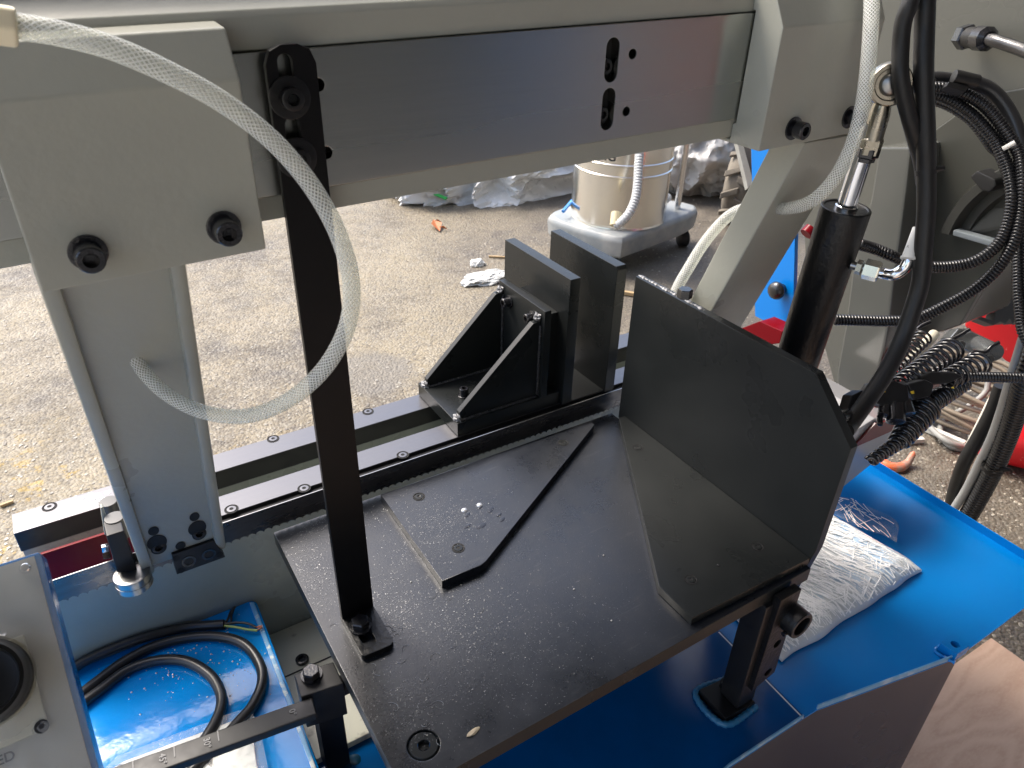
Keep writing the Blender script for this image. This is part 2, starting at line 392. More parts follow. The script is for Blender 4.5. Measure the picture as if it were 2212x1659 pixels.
def slot(cx, cy, w, h, n=8):
    out = []
    for i in range(n + 1): a = math.pi * i / n; out.append((cx + w / 2 * math.cos(a), cy + h / 2 - w / 2 + w / 2 * math.sin(a)))
    for i in range(n + 1): a = math.pi + math.pi * i / n; out.append((cx + w / 2 * math.cos(a), cy - h / 2 + w / 2 + w / 2 * math.sin(a)))
    return out
def text(s, size, o, ea, eb, mat, parent, name='lettering', wrap=None):
    cu = bpy.data.curves.new('t', 'FONT'); cu.body = s; cu.size = size; cu.extrude = .0002; cu.align_x = 'CENTER'; cu.align_y = 'CENTER'; cu.offset = size * .015
    ob = bpy.data.objects.new('t', cu); COL.objects.link(ob)
    me = bpy.data.meshes.new_from_object(ob.evaluated_get(bpy.context.evaluated_depsgraph_get()))
    bpy.data.objects.remove(ob); bpy.data.curves.remove(cu)
    bm = bmesh.new(); bm.from_mesh(me); bpy.data.meshes.remove(me)
    ea, eb = Vector(ea).normalized(), Vector(eb).normalized(); nn = ea.cross(eb)
    for v in bm.verts:
        a, b, c = v.co
        v.co = wrap(a, b, c) if wrap else Vector(o) + ea * a + eb * b + nn * (c + .0004)
    return build(name, bm, mat, parent, smooth=0)
def crumple(bm, c, rad, amp, freq, seed, sub=5, flat=None, oct=4, an=(1, 1, 1)):
    bmesh.ops.create_icosphere(bm, subdivisions=sub, radius=1)
    for v in bm.verts:
        n = v.co.normalized(); q = Vector(((n.x + n.y * .6) * an[0], (n.y - n.x * .6) * an[1], n.z * an[2])) * freq + Vector((seed, seed * .7, -seed))
        k = noise.ridged_multi_fractal(q, 1.0, 2.1, oct, 1.0, 2.0) / 2 - .6 + .5 * noise.noise(n * 1.7 + Vector((seed, 0, 0)))
        w = n * (1 + amp * k)
        co = Vector((w.x * rad[0], w.y * rad[1], w.z * rad[2])) + Vector(c)
        if flat is not None and co.z < flat: co.z = flat + .002 * n.z
        v.co = co
# fasteners ------------------------------------------------------------
def csk(parent, c, nrm=(0, 0, 1), r=.008, name='screw', mat=None):
    """countersunk socket screw sitting in its recess"""
    bm = NB(); e = .0006
    lathe(bm, c, nrm, [(e, r), (e, r * .86), (-.0002 + e * .4, r * .82), (-.0002 + e * .4, r * .70), (e * 1.3, r * .66), (e * 1.5, r * .3), (e * .5, r * .26), (e * .5, 0)], 20, 0, mis=[1, 1, 1, 1, 0, 1, 1])
    return build(name, bm, [mat or RAILM, DARK], parent, smooth=50)
def cap(parent, c, nrm, r=.007, h=.01, washer=True, name='bolt', shank=0):
    bm = NB(); o = Vector(c); n = Vector(nrm).normalized()
    if washer: lathe(bm, o, n, [(0, r * 1.35), (.0018, r * 1.35), (.0022, r * 1.25), (.0022, 0)], 24)
    if shank: lathe(bm, o, n, [(0, r * .62), (shank, r * .62)], 16)
    k = .002 + shank
    lathe(bm, o, n, [(k, r * .95), (k + .0006, r), (k + h - .001, r), (k + h, r * .9), (k + h, r * .55)], 24)
    lathe(bm, o, n, [(k + h, r * .55), (k + h - .006, r * .55), (k + h - .006, 0)], 6)
    lathe(bm, o, n, [(k + .0001, r * .95), (k + .0001, 0)], 24)
    return build(name, bm, BLKG, parent, smooth=35)
def hexb(bm, c, nrm, r, h, mi=0, rot=.3):
    lathe(bm, c, nrm, [(0, 0), (0, r), (h * .85, r), (h, r * .86), (h, 0)], 6, mi, rot)

# ================================================================== SETTING
GZ = -.66
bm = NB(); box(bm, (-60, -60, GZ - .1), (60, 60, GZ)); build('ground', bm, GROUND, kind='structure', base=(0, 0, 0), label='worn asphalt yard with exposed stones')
bm = NB()
def pebble(x, y, s):
    n = 7; z = GZ - s * .05
    a0 = random.random() * 6.28; st = .6 + random.random() * .5; rings = []
    for (k, hh) in ((1, 0), (.72, .34), ):
        rings.append([bm.verts.new((x + math.cos(a0) * s * k * math.cos(t) * 1 - math.sin(a0) * s * k * st * math.sin(t), y + math.sin(a0) * s * k * math.cos(t) + math.cos(a0) * s * k * st * math.sin(t), z + hh * s * (.8 + .4 * random.random()))) for t in (2 * math.pi * i / n + random.uniform(-.25, .25) for i in range(n))])
    for i in range(n): face(bm, [rings[0][i], rings[0][(i + 1) % n], rings[1][(i + 1) % n], rings[1][i]])
    face(bm, rings[1])
cnt = 0
while cnt < 9000:
    u, v = random.uniform(-20, 2230), 1659 * random.random() ** .8
    if v < 300: continue
    q = P((u, v), z=GZ)
    if q.y < .9 and q.x < 1.35: continue
    if q.y < .35 and q.x < 1.6: continue
    if noise.noise(Vector((q.x * 1.3, q.y * 1.3, 0))) < random.uniform(-.7, .25): continue
    pebble(q.x, q.y, random.choice((.0025, .003, .004, .005, .006)) * random.uniform(.8, 1.3)); cnt += 1
build('gravel', bm, STONE, kind='stuff', smooth=0, base=(0, 0, GZ), label='pale stones showing in the worn asphalt', cat='gravel')
# unseen open-fronted workshop round the camera, its outline and colours shaped for the light
bm = NB(); box(bm, (-1.9, -4.2, 2.351), (9, .95, 2.45)); box(bm, (1.0, .951, 2.35), (9, 1.7, 2.45)); build('shade_roof', bm, ROOFM, kind='structure', label='unseen dark roof sheets laid out to shade the saw')  # unseen roof, cut back at left and extended at right to set the shade
bm = NB(); box(bm, (-5, -4, GZ - .02), (9, .15, GZ + .002)); build('bounce_floor', bm, pm('bounce_floor_pale', (.40, .40, .39), .7, col2=(.33, .33, .325), vs=2), kind='structure', label='unseen pale floor added to bounce light onto the saw')  # unseen floor added as a pale light reflector
bm = NB(); box(bm, (-5, -4.2, GZ - .05), (-.3, -4, 2.35)); box(bm, (-.3, -2.7, GZ - .05), (2.2, -2.5, 2.35), 1); box(bm, (2.2, -2.6, GZ - .05), (2.75, -2.4, 2.35), 2); box(bm, (2.75, -2.7, GZ - .05), (3.45, -2.5, 2.35), 0); box(bm, (3.45, -2.6, GZ - .05), (4.1, -2.4, 2.35), 3); box(bm, (4.1, -2.7, GZ - .05), (9, -2.5, 2.35), 0)  # coloured bays added so the beam plate mirrors dark, blue and red bands
build('reflection_wall', bm, [WALLM, pm('reflection_dark', (.11, .11, .106), .7), pm('reflection_blue', (.09, .16, .33), .6), pm('reflection_red', (.36, .08, .075), .6)], kind='structure', smooth=0, label='unseen back wall with coloured bays added for reflections')

# ================================================================== SAW BASE
base = thing('machine_bed', 'grey green cast saw base carrying the two black vise rails above the blue tray', 'machine base', (.3, .9, -.24))
bm = NB(); box(bm, (-.150, .828, -.2385), (.98, .8395, -.012)); build('front_wall', bm, GREYD, base)
bm = NB(); box(bm, (-.150, .8397, -.2385), (.98, 1.0, -.0607)); build('casting', bm, GREYD, base, bevel=.003)
bm = NB(); box(bm, (-.153, .957, -.0605), (.96, .998, -.0335)); build('rail_bed', bm, GREYD, base)
bm = NB(); box(bm, (.034, .8405, -.0595), (.96, .898, -.0335)); build('rail_bed', bm, GREYD, base)
bm = NB(); box(bm, (.10, .60, -.2385), (.40, .8275, -.226)); build('ledge', bm, pm('pale_ledge_paint', (.62, .62, .52), .4, col2=(.10, .08, .06), vs=26, lo=.6, hi=.72, vamt=.7), base, bevel=.003)
bm = NB(); lathe(bm, P((653, 1427), z=-.2255), (0, 0, 1), [(0, .0), (0, .0095), (.004, .0095), (.005, .008), (.005, .005), (.002, .005), (.002, 0)], 20); build('bolt', bm, BLKG, base)
bm = NB(); box(bm, (.104, P((640, 1452), z=-.226).y - .001, -.2262), (.40, P((640, 1452), z=-.226).y + .001, -.2250)); build('joint', bm, BLACK, base)
bm = NB(); box(bm, (-.149, .8400, -.0600), (.030, .8445, .0435)); build('red_plate', bm, RED, base, bevel=.0008, label='glossy dark red upright plate behind the blade')
def rail(x0, x1, y0, y1, screws, lab):
    bm = NB(); box(bm, (x0, y0, -.033), (x1, y1, 0)); bm.normal_update()
    for f in bm.faces: f.material_index = 0 if f.normal.z > .5 else 1
    o = build('rail', bm, [RAILM, BLACK], base, bevel=.0012, label=lab)
    for uv in screws:
        c = P(uv, z=0)
        if x0 < c.x < x1: csk(o, c, r=.0095)
rail(-.155, .97, .956, 1.0, [(107, 1095), (590, 948), (795, 889)], 'far vise rail with three socket screws in view')
rail(.035, .97, .8555, .898, [(657, 1055), (870, 983), (500, 1100)], 'near vise rail beside the blade')
bm = NB(); box(bm, (.035, .8405, -.045), (.97, .8552, -.006)); build('guide_strip', bm, BLACK, base, bevel=.001)
# water film on far rail end
bm = NB(); random.seed(3)
for i in range(26):
    c = P((200 + random.gauss(0, 28), 1069 + random.gauss(0, 7)), z=0)
    if not (.958 < c.y < .998): continue
    r = random.uniform(.0012, .0042); lathe(bm, c + Vector((0, 0, .0002)), (0, 0, 1), [(0, r), (.0004, r * .8), (.0006, 0)], 10)
build('water_drops', bm, pm('water_drop', (.7, .72, .75), .04, .6), base, smooth=60)['kind'] = 'stuff'

# ------------------------------------------------------------------ blade
bm = NB(); x = -.42; pitch = .0105; top = .041; pts = []
while x < 1.02:
    pts += [(x, .0042), (x + pitch * .16, .0072), (x + pitch * .55, .0082), (x + pitch * .85, .0065)]; x += pitch
v1 = [bm.verts.new((a, .7905, b)) for a, b in pts]; v2 = [bm.verts.new((a, .7905, top)) for a, b in pts]
w1 = [bm.verts.new((a, .7918, b)) for a, b in pts]; w2 = [bm.verts.new((a, .7918, top)) for a, b in pts]
for i in range(len(pts) - 1):
    face(bm, [v1[i], v1[i + 1], v2[i + 1], v2[i]]); face(bm, [w1[i], w2[i], w2[i + 1], w1[i + 1]])
    face(bm, [v2[i], v2[i + 1], w2[i + 1], w2[i]], 1); face(bm, [v1[i], w1[i], w1[i + 1], v1[i + 1]])
build('saw_band', bm, [BLADE, SHAFT], smooth=0, label='toothed steel band saw blade running along the rear edge of the black table', cat='saw blade')

# ------------------------------------------------------------------ table
tab = thing('saw_table', 'black steel saw table strewn with fine swarf', 'saw table', (.43, .58, -.02))
ty = .788
big = P((915, 1609), z=0)
bm = sheet([(.137, .376), (.7085, .376), (.7085, ty), (.137, ty)], [circ(big.x, big.y, .0165, 28)], .022, (0, 0, 0), (1, 0, 0), (0, 1, 0), .0012)
bm.normal_update()
for f in bm.faces: f.material_index = 0 if f.normal.z > .9 else 1
build('plate', bm, [TABLE, JAW], tab)
bm = NB(); lathe(bm, big, (0, 0, 1), [(-.004, .0163), (-.0012, .0148), (-.0005, .0140), (-.0005, .0062)], 28)
lathe(bm, big, (0, 0, 1), [(-.0005, .0062), (-.005, .0062), (-.005, 0)], 6); build('screw', bm, JAW, tab, smooth=30, label='large countersunk screw at the front left corner')
# ------------------------------------------------------------------ insert plate
def flat_plate(name, uvs, z, t, label, cat_, screws, mat=TABLE, bev=.0008):
    q = [P(a, z=z) for a in uvs]; c = sum(q, Vector()) / len(q); c.z = z - t
    th = thing(name, label, cat_, c)
    holes = []
    bm = sheet([(a.x, a.y) for a in q], holes, t, (0, 0, z), (1, 0, 0), (0, 1, 0), bev); o = build('plate', bm, mat, th)
    for s in screws: csk(th, P(s, z=z), r=.0085, mat=JAW)
    return th
ip = flat_plate('insert_plate', [T(1, 1, 255, 1545), T(1, 2, 652, 447), T(1, 2, 905, 345), T(1, 2, 940, 315), T(1, 1, 1640, 1095), T(1, 1, 1622, 1075)][::1], .0125, .0125,
           'low black wedge shaped plate screwed flat on the saw table', 'wear plate', [(905, 1073), (990, 1184), (1217, 957)])
random.seed(31); bm = NB()
for (u, v, ru, rot) in ((1010, 1112, 9, .5), (1038, 1095, 8, .4), (1060, 1101, 12, .6), (1078, 1112, 8, .3), (1010, 1136, 10, .2), (1040, 1136, 13, .2), (1085, 1122, 9, .5)):
    c = P((u, v), z=.0127); r = ru * .00062; n = 16
    top_ = [bm.verts.new(c + Vector((math.cos(rot) * r * math.cos(t) - .45 * math.sin(rot) * r * math.sin(t), math.sin(rot) * r * math.cos(t) + .45 * math.cos(rot) * r * math.sin(t), 0)) * (1) + Vector((0, 0, .0001 + .0001 * noise.noise(Vector((t, u, 0)))))) for t in (2 * math.pi * i / n for i in range(n))]
    mid_ = bm.verts.new(c + Vector((0, 0, .0007)))
    for i in range(n): face(bm, [top_[i], top_[(i + 1) % n], mid_])
build('wet_marks', bm, pm('wet_mark', (.006, .006, .007), .06, spec=.6), ip, smooth=60)['kind'] = 'stuff'
bm = NB()
for uv in ((1003, 1102), (1036, 1091)):
    c = P(uv, z=.0127); lathe(bm, c, (0, 0, 1), [(0, .0042), (.0012, .0036), (.0019, .0018), (.002, 0)], 14)
build('water_drops', bm, pm('water_drop', (.7, .72, .75), .04, .6), ip, smooth=60)
# ------------------------------------------------------------------ fixed jaw
fj = thing('fixed_jaw', 'tall black fence plate with clipped corners standing on the right of the table', 'vise jaw', (.68, .57, 0))
q = [P(a, x=.7095) for a in ((1335, 905), (1373, 597), (1763, 808), (1838, 970))]
yz = [(q[0].y, .0005), (q[1].y, q[1].z), (q[2].y, q[2].z), (q[3].y, q[3].z), (q[3].y + .002, .03), (q[3].y + .015, -.055), (.46, -.055), (.46, .0005)]
bm = sheet([(-a, b) for a, b in yz], [], .013, (.7095, 0, 0), (0, -1, 0), (0, 0, 1), .0007)
for v in bm.verts: pass
build('upright_plate', bm, JAW, fj)
bm = NB()
a, b = q[1], q[2]; n = 60
for i in range(n):
    t0 = i / n; c = a.lerp(b, t0 * .42); rr = .0014 + .0022 * abs(noise.noise(Vector((i * .9, 0, 0))))
    lathe(bm, c + Vector((.008 + .003 * noise.noise(Vector((i * .5, 2, 0))), 0, -.0012)), (0, 0, 1), [(0, rr * 2), (rr, rr * 1.3), (rr * 1.4, 0)], 7)
build('rough_edge', bm, WELDS, fj, smooth=60)
q = [P(u, z=.0125) for u in ((1337, 903), T(1, 2, 2060, 483), T(2, 2, 62, 688), (1731, 1216))]
fp = [(q[0].x, q[0].y), (q[1].x, q[1].y), (q[2].x, q[2].y), (.7090, q[3].y), (.7090, q[0].y)]
bm = sheet(fp, [], .0120, (0, 0, .0125), (1, 0, 0), (0, 1, 0), .0008); build('foot_plate', bm, JAW, fj)
for s in ((1378, 967), (1636, 1181), (1492, 1252)): csk(fj, P(s, z=.0125), r=.0085, mat=JAW)
for s in ((1551, 1221),): csk(fj, P(s, z=.0125), r=.0022, name='drill_hole')

# ------------------------------------------------------------------ strap from beam to table
st = thing('support_bar', 'tall black flat bar bolted upright from the table corner to the beam', 'support bar', (.18, .59, 0))
cxs = .18; w2 = .0193; zt = .618
sl1 = P((618, 150), y=.597); sl2 = P((634, 285), y=.597)
out = [(cxs - w2, .008), (cxs + w2, .008), (cxs + w2, zt - .014), (cxs + w2 - .004, zt - .004), (cxs + w2 - .013, zt), (cxs - w2 + .013, zt), (cxs - w2 + .004, zt - .004), (cxs - w2, zt - .014)]
bm = sheet(out, [slot(sl1.x, sl1.z - .012, .0115, .046), slot(sl2.x, sl2.z - .012, .0115, .046)], .0065, (0, .597, 0), (1, 0, 0), (0, 0, 1), .0006)
build('bar', bm, STRAPM, st)
hx = P((790, 1372), z=.0075)
fo = []
for (cx_, cy_, a0) in ((cxs + w2 - .008, .543, -90), (cxs + w2, .604, 0), (cxs - w2, .604, 0), (cxs - w2 + .005, .541, 180)):
    if a0 == 0: fo.append((cx_, cy_)); continue
    for i in range(6): a = RAD(a0 + 90 * i / 5); k = .008 if a0 == -90 else .005; fo.append((cx_ + k * math.cos(a), cy_ + k * math.sin(a)))
bm = sheet(fo, [slot(hx.x, .562, .015, .034)], .0075, (0, 0, .0079), (1, 0, 0), (0, 1, 0), .0006); build('foot', bm, BLKP, st)
bm = NB(); lathe(bm, (hx.x, .577, .0081), (0, 0, 1), [(0, 0), (0, .0135), (.0018, .0135), (.0018, 0)], 28); hexb(bm, (hx.x, .577, .0101), (0, 0, 1), .0105, .0085); build('bolt', bm, BLKG, st, smooth=25)
for s in (sl1, sl2):
    bm = NB(); lathe(bm, (s.x, .5968, s.z - .020), (0, -1, 0), [(0, .016), (.0016, .016), (.002, .0145), (.002, 0)], 28, 0)
    lathe(bm, (s.x, .5946, s.z - .020), (0, -1, 0), [(0, .0085), (.007, .0085), (.0076, .0075), (.0076, .0045)], 24); lathe(bm, (s.x, .5946, s.z - .020), (0, -1, 0), [(.0076, .0045), (.003, .0045), (.003, 0)], 6)
    build('bolt', bm, BLKP, st, smooth=35)

# ------------------------------------------------------------------ beam
beam = thing('saw_beam', 'grey cast saw beam with a brushed steel face plate spanning the top', 'saw beam', (.3, .66, .48))
TL = (.6205 - .6130) / (.585 - .226)
def tilt(x, z): return z + TL * (x - .226)
prof = [(.6165, .483), (.6165, .5035), (.634, .5035), (.634, .6135), (.6165, .6135), (.6165, .636), (.6195, .641), (.629, .645), (.638, .652), (.643, .664), (.648, .676), (.66, .684), (.70, .688), (.80, .688), (.80, .483)]
bm = NB(); xs = (-.45, .74)
r0 = [bm.verts.new((xs[0], a, tilt(xs[0], b))) for a, b in prof]; r1 = [bm.verts.new((xs[1], a, tilt(xs[1], b))) for a, b in prof]
for i in range(len(prof)):
    j = (i + 1) % len(prof); face(bm, [r0[i], r1[i], r1[j], r0[j]])
face(bm, r0); face(bm, r1[::-1]); fixn(bm); build('casting', bm, GREY, beam, smooth=50, bevel=.0012)
py = .612; hl = []; slots = []
for uv in ((1322, 130), (1313.5, 236)):
    c = P(uv, y=py); slots.append(c); hl.append(slot(c.x, c.z, .0155, .0405))
small = [(T(1, 0, 1888, 350), .0047), (T(1, 0, 1847, 722), .0047), (T(2, 0, 480, 432), .004), (T(0, 0, 2065, 550), .005), (T(0, 0, 2118, 990), .005)]
for uv, r in small: c = P(uv, y=py); hl.append(circ(c.x, c.z, r, 16))
c0, c1 = -.45, .7145
bm = sheet([(c0, tilt(c0, .5045)), (.703, tilt(.703, .5045)), (c1, tilt(c1, .6130)), (c0, tilt(c0, .6130))], hl, .0125, (0, py, 0), (1, 0, 0), (0, 0, 1), .0007)
pl = build('face_plate', bm, STEEL, beam)
bm = NB(); box(bm, (-.44, .6248, .5065), (.70, .6256, .612)); build('slot_shade', bm, DARK, beam)  # black sheet added so the slots look deep in shade
for c in slots:
    bm = NB(); lathe(bm, (c.x, .6247, c.z - .007), (0, -1, 0), [(0, .0072), (.0055, .0072), (.006, .0064), (.006, .0038)], 22); lathe(bm, (c.x, .6247, c.z - .007), (0, -1, 0), [(.006, .0038), (.003, .0038), (.003, 0)], 6)
    build('bolt', bm, BLACK, pl, smooth=35)
bm = NB(); prism(bm, [P(T(2, 0, 585, 185), y=.6135), P(T(2, 0, 460, 690), y=.6135), P(T(2, 0, 452, 860), y=.6135), P(T(2, 0, 365, 850), y=.6135), P(T(2, 0, 372, 770), y=.6135), P(T(2, 0, 520, 690), y=.6135)], (0, .012, 0)); build('end_gap', bm, DARK, beam)  # black strip painted in for the shaded gap at the plate end

# ------------------------------------------------------------------ blade guide arms
def guide_arm(x0, x1, lx0, lx1, label, bolts, left):
    g = thing('blade_guide', label, 'guide arm', (lx0, .78, .02), 'blade guide arms hanging from the beam')
    pr = [(.57, .477), (.57, .603), (.588, .634), (.6155, .6355), (.6155, .6155), (.6112, .615), (.6112, .5), (.6155, .499), (.6155, .4815), (.70, .4815), (.70, .477)]
    bm = NB(); prism(bm, [(x0, a, tilt(x0, b)) for a, b in pr], (x1 - x0, 0, (x1 - x0) * TL)); fixn(bm)
    blk = build('clamp_block', bm, GREY, g, bevel=.0022)
    for uv in bolts: cap(g, P(uv, y=.57), (0, -1, 0), r=.0095, h=.012, shank=.004)
    ya, za, yb, zb = (.578, .477, .777, .016) if left else (.577, .477, .742, .016)
    ex = Vector((1, 0, 0)); ed = Vector((0, yb - ya, zb - za)); Ln = ed.length; ed.normalize(); nf = ed.cross(ex).normalized()
    if nf.y > 0: nf = -nf                       # front normal of the leg
    O0 = Vector((0, ya, za)); up = -ed
    W = lx1 - lx0
    if left:
        rec = .007
        holes = []
        def loc2(uv):
            r = RW @ Vector((uv[0] - CU, uv[1] - CV, FOC)); o = O0 - nf * rec
            t = (o - CAM).dot(nf) / r.dot(nf); w_ = CAM + r * t - o; return w_.dot(ex), w_.dot(up)
        for uv, r in ((KL(678, 628), .0058), (KL(722, 780), .0108), (KL(745, 850), .0088), (KL(1212, 442), .0056), (KL(1248, 590), .0104), (KL(1275, 668), .0084), (KL(1030, 820), .0058)):
            holes.append((loc2(uv), r))
        bmw = NB(); o_ = O0 - nf * rec; prism(bmw, [o_ + ex * (lx0 + .004) - up * Ln, o_ + ex * (lx1 - .003) - up * Ln, o_ + ex * (lx1 - .003) + up * .012, o_ + ex * (lx0 + .004) + up * .012], nf * -.012); fixn(bmw)
        leg = build('leg', bmw, GREY, g, smooth=0)
        for (a, b), r in holes:
            bm = NB(); lathe(bm, O0 - nf * (rec - .0006) + ex * a + up * b, nf, [(0, r), (.0003, r), (.0003, 0)], 22); hc = O0 - nf * (rec - .0006) + ex * a + up * b
            for v_ in bm.verts: v_.co += up * ((v_.co - hc).dot(up) * .75)
            build('bolt_hole', bm, DARK, leg, smooth=0)
        for (a, b), r in (holes[2], holes[5]):
            bm = NB(); o = O0 - nf * (rec - .001) + ex * a + up * b
            ny_ = (0, -1, 0); o = o + Vector((0, .004, .002)); lathe(bm, o, ny_, [(-.004, r * .85), (.006, r * .85), (.0066, r * .75), (.0066, r * .5)], 20); lathe(bm, o, ny_, [(.0066, r * .5), (.003, r * .5), (.003, 0)], 6); build('bolt', bm, BLACK, leg)
        for (a0, a1) in ((lx0, lx0 + .013), (lx1 - .012, lx1)):
            bm = NB(); prism(bm, [O0 + ex * a0 + up * .012 - nf * .02, O0 + ex * a1 + up * .012 - nf * .02, O0 + ex * a1 + up * .012 + nf * .001, O0 + ex * a0 + up * .012 + nf * .001], ed * (Ln + .012 + .008)); fixn(bm)
            build('flange', bm, GREY, leg, bevel=.0036)
    else:
        bm = NB(); prism(bm, [O0 + ex * lx0 + up * .01 - nf * .042, O0 + ex * lx1 + up * .01 - nf * .042, O0 + ex * lx1 + up * .01, O0 + ex * lx0 + up * .01], ed * (Ln + .01)); fixn(bm); leg = build('leg', bm, GREY, g, bevel=.003)
    return g, O0, ed, nf, Ln
gL, O0, ed, nf, Ln = guide_arm(-.0215, .1345, -.0225, .0755, 'left grey blade guide arm with the clear hose end hanging in front of its leg', [(190, 545), (483, 491)], True)
hh = P(KL(1290, 980), y=.770)
bm = NB(); prism(bm, [P(u, y=.772) for u in (KL(918, 945), KL(1465, 757), KL(1620, 975), KL(985, 1205))], (0, .016, 0)); fixn(bm); bs = build('carbide_holder', bm, BLACK, gL, bevel=.001)
for u in (KL(1140, 1028), KL(1400, 938)): 
    bm = NB(); lathe(bm, P(u, y=.7718), (0, -1, 0), [(0, .0085), (.0006, .0085), (.0006, .0055), (-.002, .0055), (-.002, 0)], 18); build('screw', bm, BLKG, bs)
for u in (KL(980, 990), KL(1040, 1148), KL(1545, 940)):
    bm = NB(); lathe(bm, P(u, y=.7718), (0, -1, 0), [(0, .0042), (.0003, .0042), (.0003, 0)], 14); build('screw', bm, DARK, bs)
bc = P(KL(410, 1240), y=.770); 
bm = NB(); lathe(bm, (bc.x, bc.y, bc.z - .012), (0, 0, 1), [(0, 0), (0, .0195), (.001, .0205), (.0092, .0205), (.0095, .0198), (.0105, .0198), (.0108, .0205), (.0195, .0205), (.0205, .0192), (.0205, .015), (.0195, .0148), (.0195, .008), (.0205, 0)], 32); build('bearing', bm, SHAFT, gL, label='shiny steel roller bearing against the blade')
bk = [P(u, y=.772) for u in (KL(60, 700), KL(295, 625), KL(480, 1180), KL(200, 1180))]
bm = NB(); prism(bm, bk, (0, .028, 0)); fixn(bm); build('bearing_holder', bm, BLACK, gL, bevel=.002)
for u, r in ((KL(165, 450), .011), (KL(85, 240), .0105)):
    c = P(u, y=.80 if r > .0107 else .84); bm = NB(); rod(bm, c - Vector((0, 0, .03)), c, r, seg=22); build('shaft_pin', bm, pm('gunmetal', (.10, .10, .10), .5, .6), gL, bevel=.0008)
bm = NB(); prism(bm, [P(u, y=.81) for u in (KL(-15, 330), KL(20, 320), KL(135, 660), KL(40, 690))], (.0, .008, 0)); fixn(bm); build('bracket', bm, GREY, gL, bevel=.001)
bm = NB(); prism(bm, [P(u, y=.80) for u in (KL(0, 850), KL(95, 830), KL(130, 990), KL(20, 1010))], (.0, .006, 0)); fixn(bm); build('guide_finger', bm, CHROME, gL, bevel=.001)
guide_arm(.686, .855, .768, .868, 'right grey blade guide arm with a square leg slanting down behind the fence plate', [(1713, 277), (1834, 253)], False)

# ------------------------------------------------------------------ moving vise on the rails
mv = thing('moving_vise', 'black welded vise bracket with two triangular gussets sitting on the rails', 'vise bracket', (.55, .92, 0))
yf = P(T(1, 1, 1030, 140), x=.606).y
bm = NB(); box(bm, (.4515, .855, .001), (.6475, .997, .0255)); build('base_plate', bm, JAW, mv, bevel=.0012)
zt_ = P(T(1, 1, 1330, 360), y=.852).z
bm = NB(); box(bm, (.606, .852, .0258), (.6185, max(yf, .99), zt_)); build('back_plate', bm, JAW, mv, bevel=.001)
bm = NB(); box(bm, (.6188, .875, .0258), (.6476, .985, .165)); build('spacer', bm, JAW, mv)
bm = NB(); box(bm, (.6480, .8475, .0008), (.6680, 1.042, .2315)); build('jaw_plate', bm, JAW, mv, bevel=.0012)
def gus(y0, zt2):
    bm = NB(); prism(bm, [(.459, y0, .0258), (.6058, y0, .0258), (.6058, y0, zt2), (.592, y0, zt2), (.459, y0, .040)], (0, .0105, 0)); fixn(bm); build('gusset', bm, JAW, mv, bevel=.0009)
gus(.8620, P(T(1, 1, 1260, 428), y=.865).z); gus(.9760, P(T(1, 1, 1000, 240), y=.98).z)
for (a, b) in (((.462, .8605, .0265), (.602, .8605, .0265)), ((.6045, .8605, .03), (.6045, .8605, .158)), ((.6045, .9745, .03), (.6045, .9745, .165)), ((.462, .9745, .0265), (.602, .9745, .0265))):
    a, b = Vector(a), Vector(b); bm = NB(); path = cat([a.lerp(b, i / 20) for i in range(21)], .0018)
    tube(bm, path, lambda s, f: .0022 + .0008 * math.sin(s * 1500) + .0006 * noise.noise(Vector((s * 180, 0, 0))), 8); build('weld_bead', bm, WELD, mv, smooth=60)
for c in ((.6035, .8675, P(T(1, 1, 1290, 400), y=.866).z + .002), (.6035, .981, P(T(1, 1, 1050, 215), y=.98).z), (.4575, .8665, .028), (.4575, .981, .028)):
    bm = NB(); crumple(bm, c, (.006, .008, .007), .9, 2.2, c[2] * 90, 3); build('weld_blob', bm, WELDS, mv, smooth=60)
for uv in (T(1, 1, 1090, 295), T(1, 1, 1240, 395)): cap(mv, P(uv, x=.6058), (-1, 0, 0), r=.0078, h=.012)
cap(mv, P(T(1, 1, 795, 905), z=.0256), (0, 0, 1), r=.0075, h=.013)
# rear fixed jaw
rj = thing('rear_jaw', 'plain black upright jaw plate behind the welded vise bracket', 'vise jaw', (.745, .94, 0))
zr = P(T(1, 1, 1790, 72), y=.845).z
bm = NB(); prism(bm, [(.7365, .8435, .001), (.756, .8435, .001), (.756, .8435, zr - .022), (.7365, .8435, zr)][:4], (0, 0, 0)) if False else None
yb_ = P((1190, 496), x=.7365).y
prism_pts = [(.8435, .001), (.8435, zr - .006), (.8475, zr), (yb_, zr), (yb_, .001)]
bm = NB(); prism(bm, [(.7365, a, b) for a, b in prism_pts], (.0205, 0, 0)); fixn(bm); build('jaw_plate', bm, JAW, rj, bevel=.0012)
bm = NB(); box(bm, (.67, .848, .0008), (.7362, .95, .004)); build('shim', bm, JAW, rj, bevel=.0005)

# ------------------------------------------------------------------ hydraulic cylinder
cy = thing('hydraulic_cylinder', 'black hydraulic cylinder with bright chrome rod rising behind the fence plate', 'cylinder', (.9, .61, 0))
cap_c = P(T(2, 0, 1060, 1342), x=.9); low = P(T(2, 1, 738, 690), x=.9); ringc = P(K1(800, 880), x=.9)
ax = (cap_c - low).normalized(); bot = low - ax * .12; Lb = (cap_c - bot).length
bm = NB(); lathe(bm, bot, ax, [(0, 0), (0, .031), (Lb - .004, .0325), (Lb - .001, .0325), (Lb, .0315), (Lb, .0285), (Lb - .0018, .0275), (Lb - .0018, .014)], 48); build('barrel', bm, BLKP, cy, smooth=50)
bm = NB(); lathe(bm, bot, ax, [(Lb - .0019, .0275), (Lb - .0019, 0)], 40); build('gland', bm, pm('gland_face', (.05, .05, .045), .3, .5), cy)
tip = cap_c + ax * .115
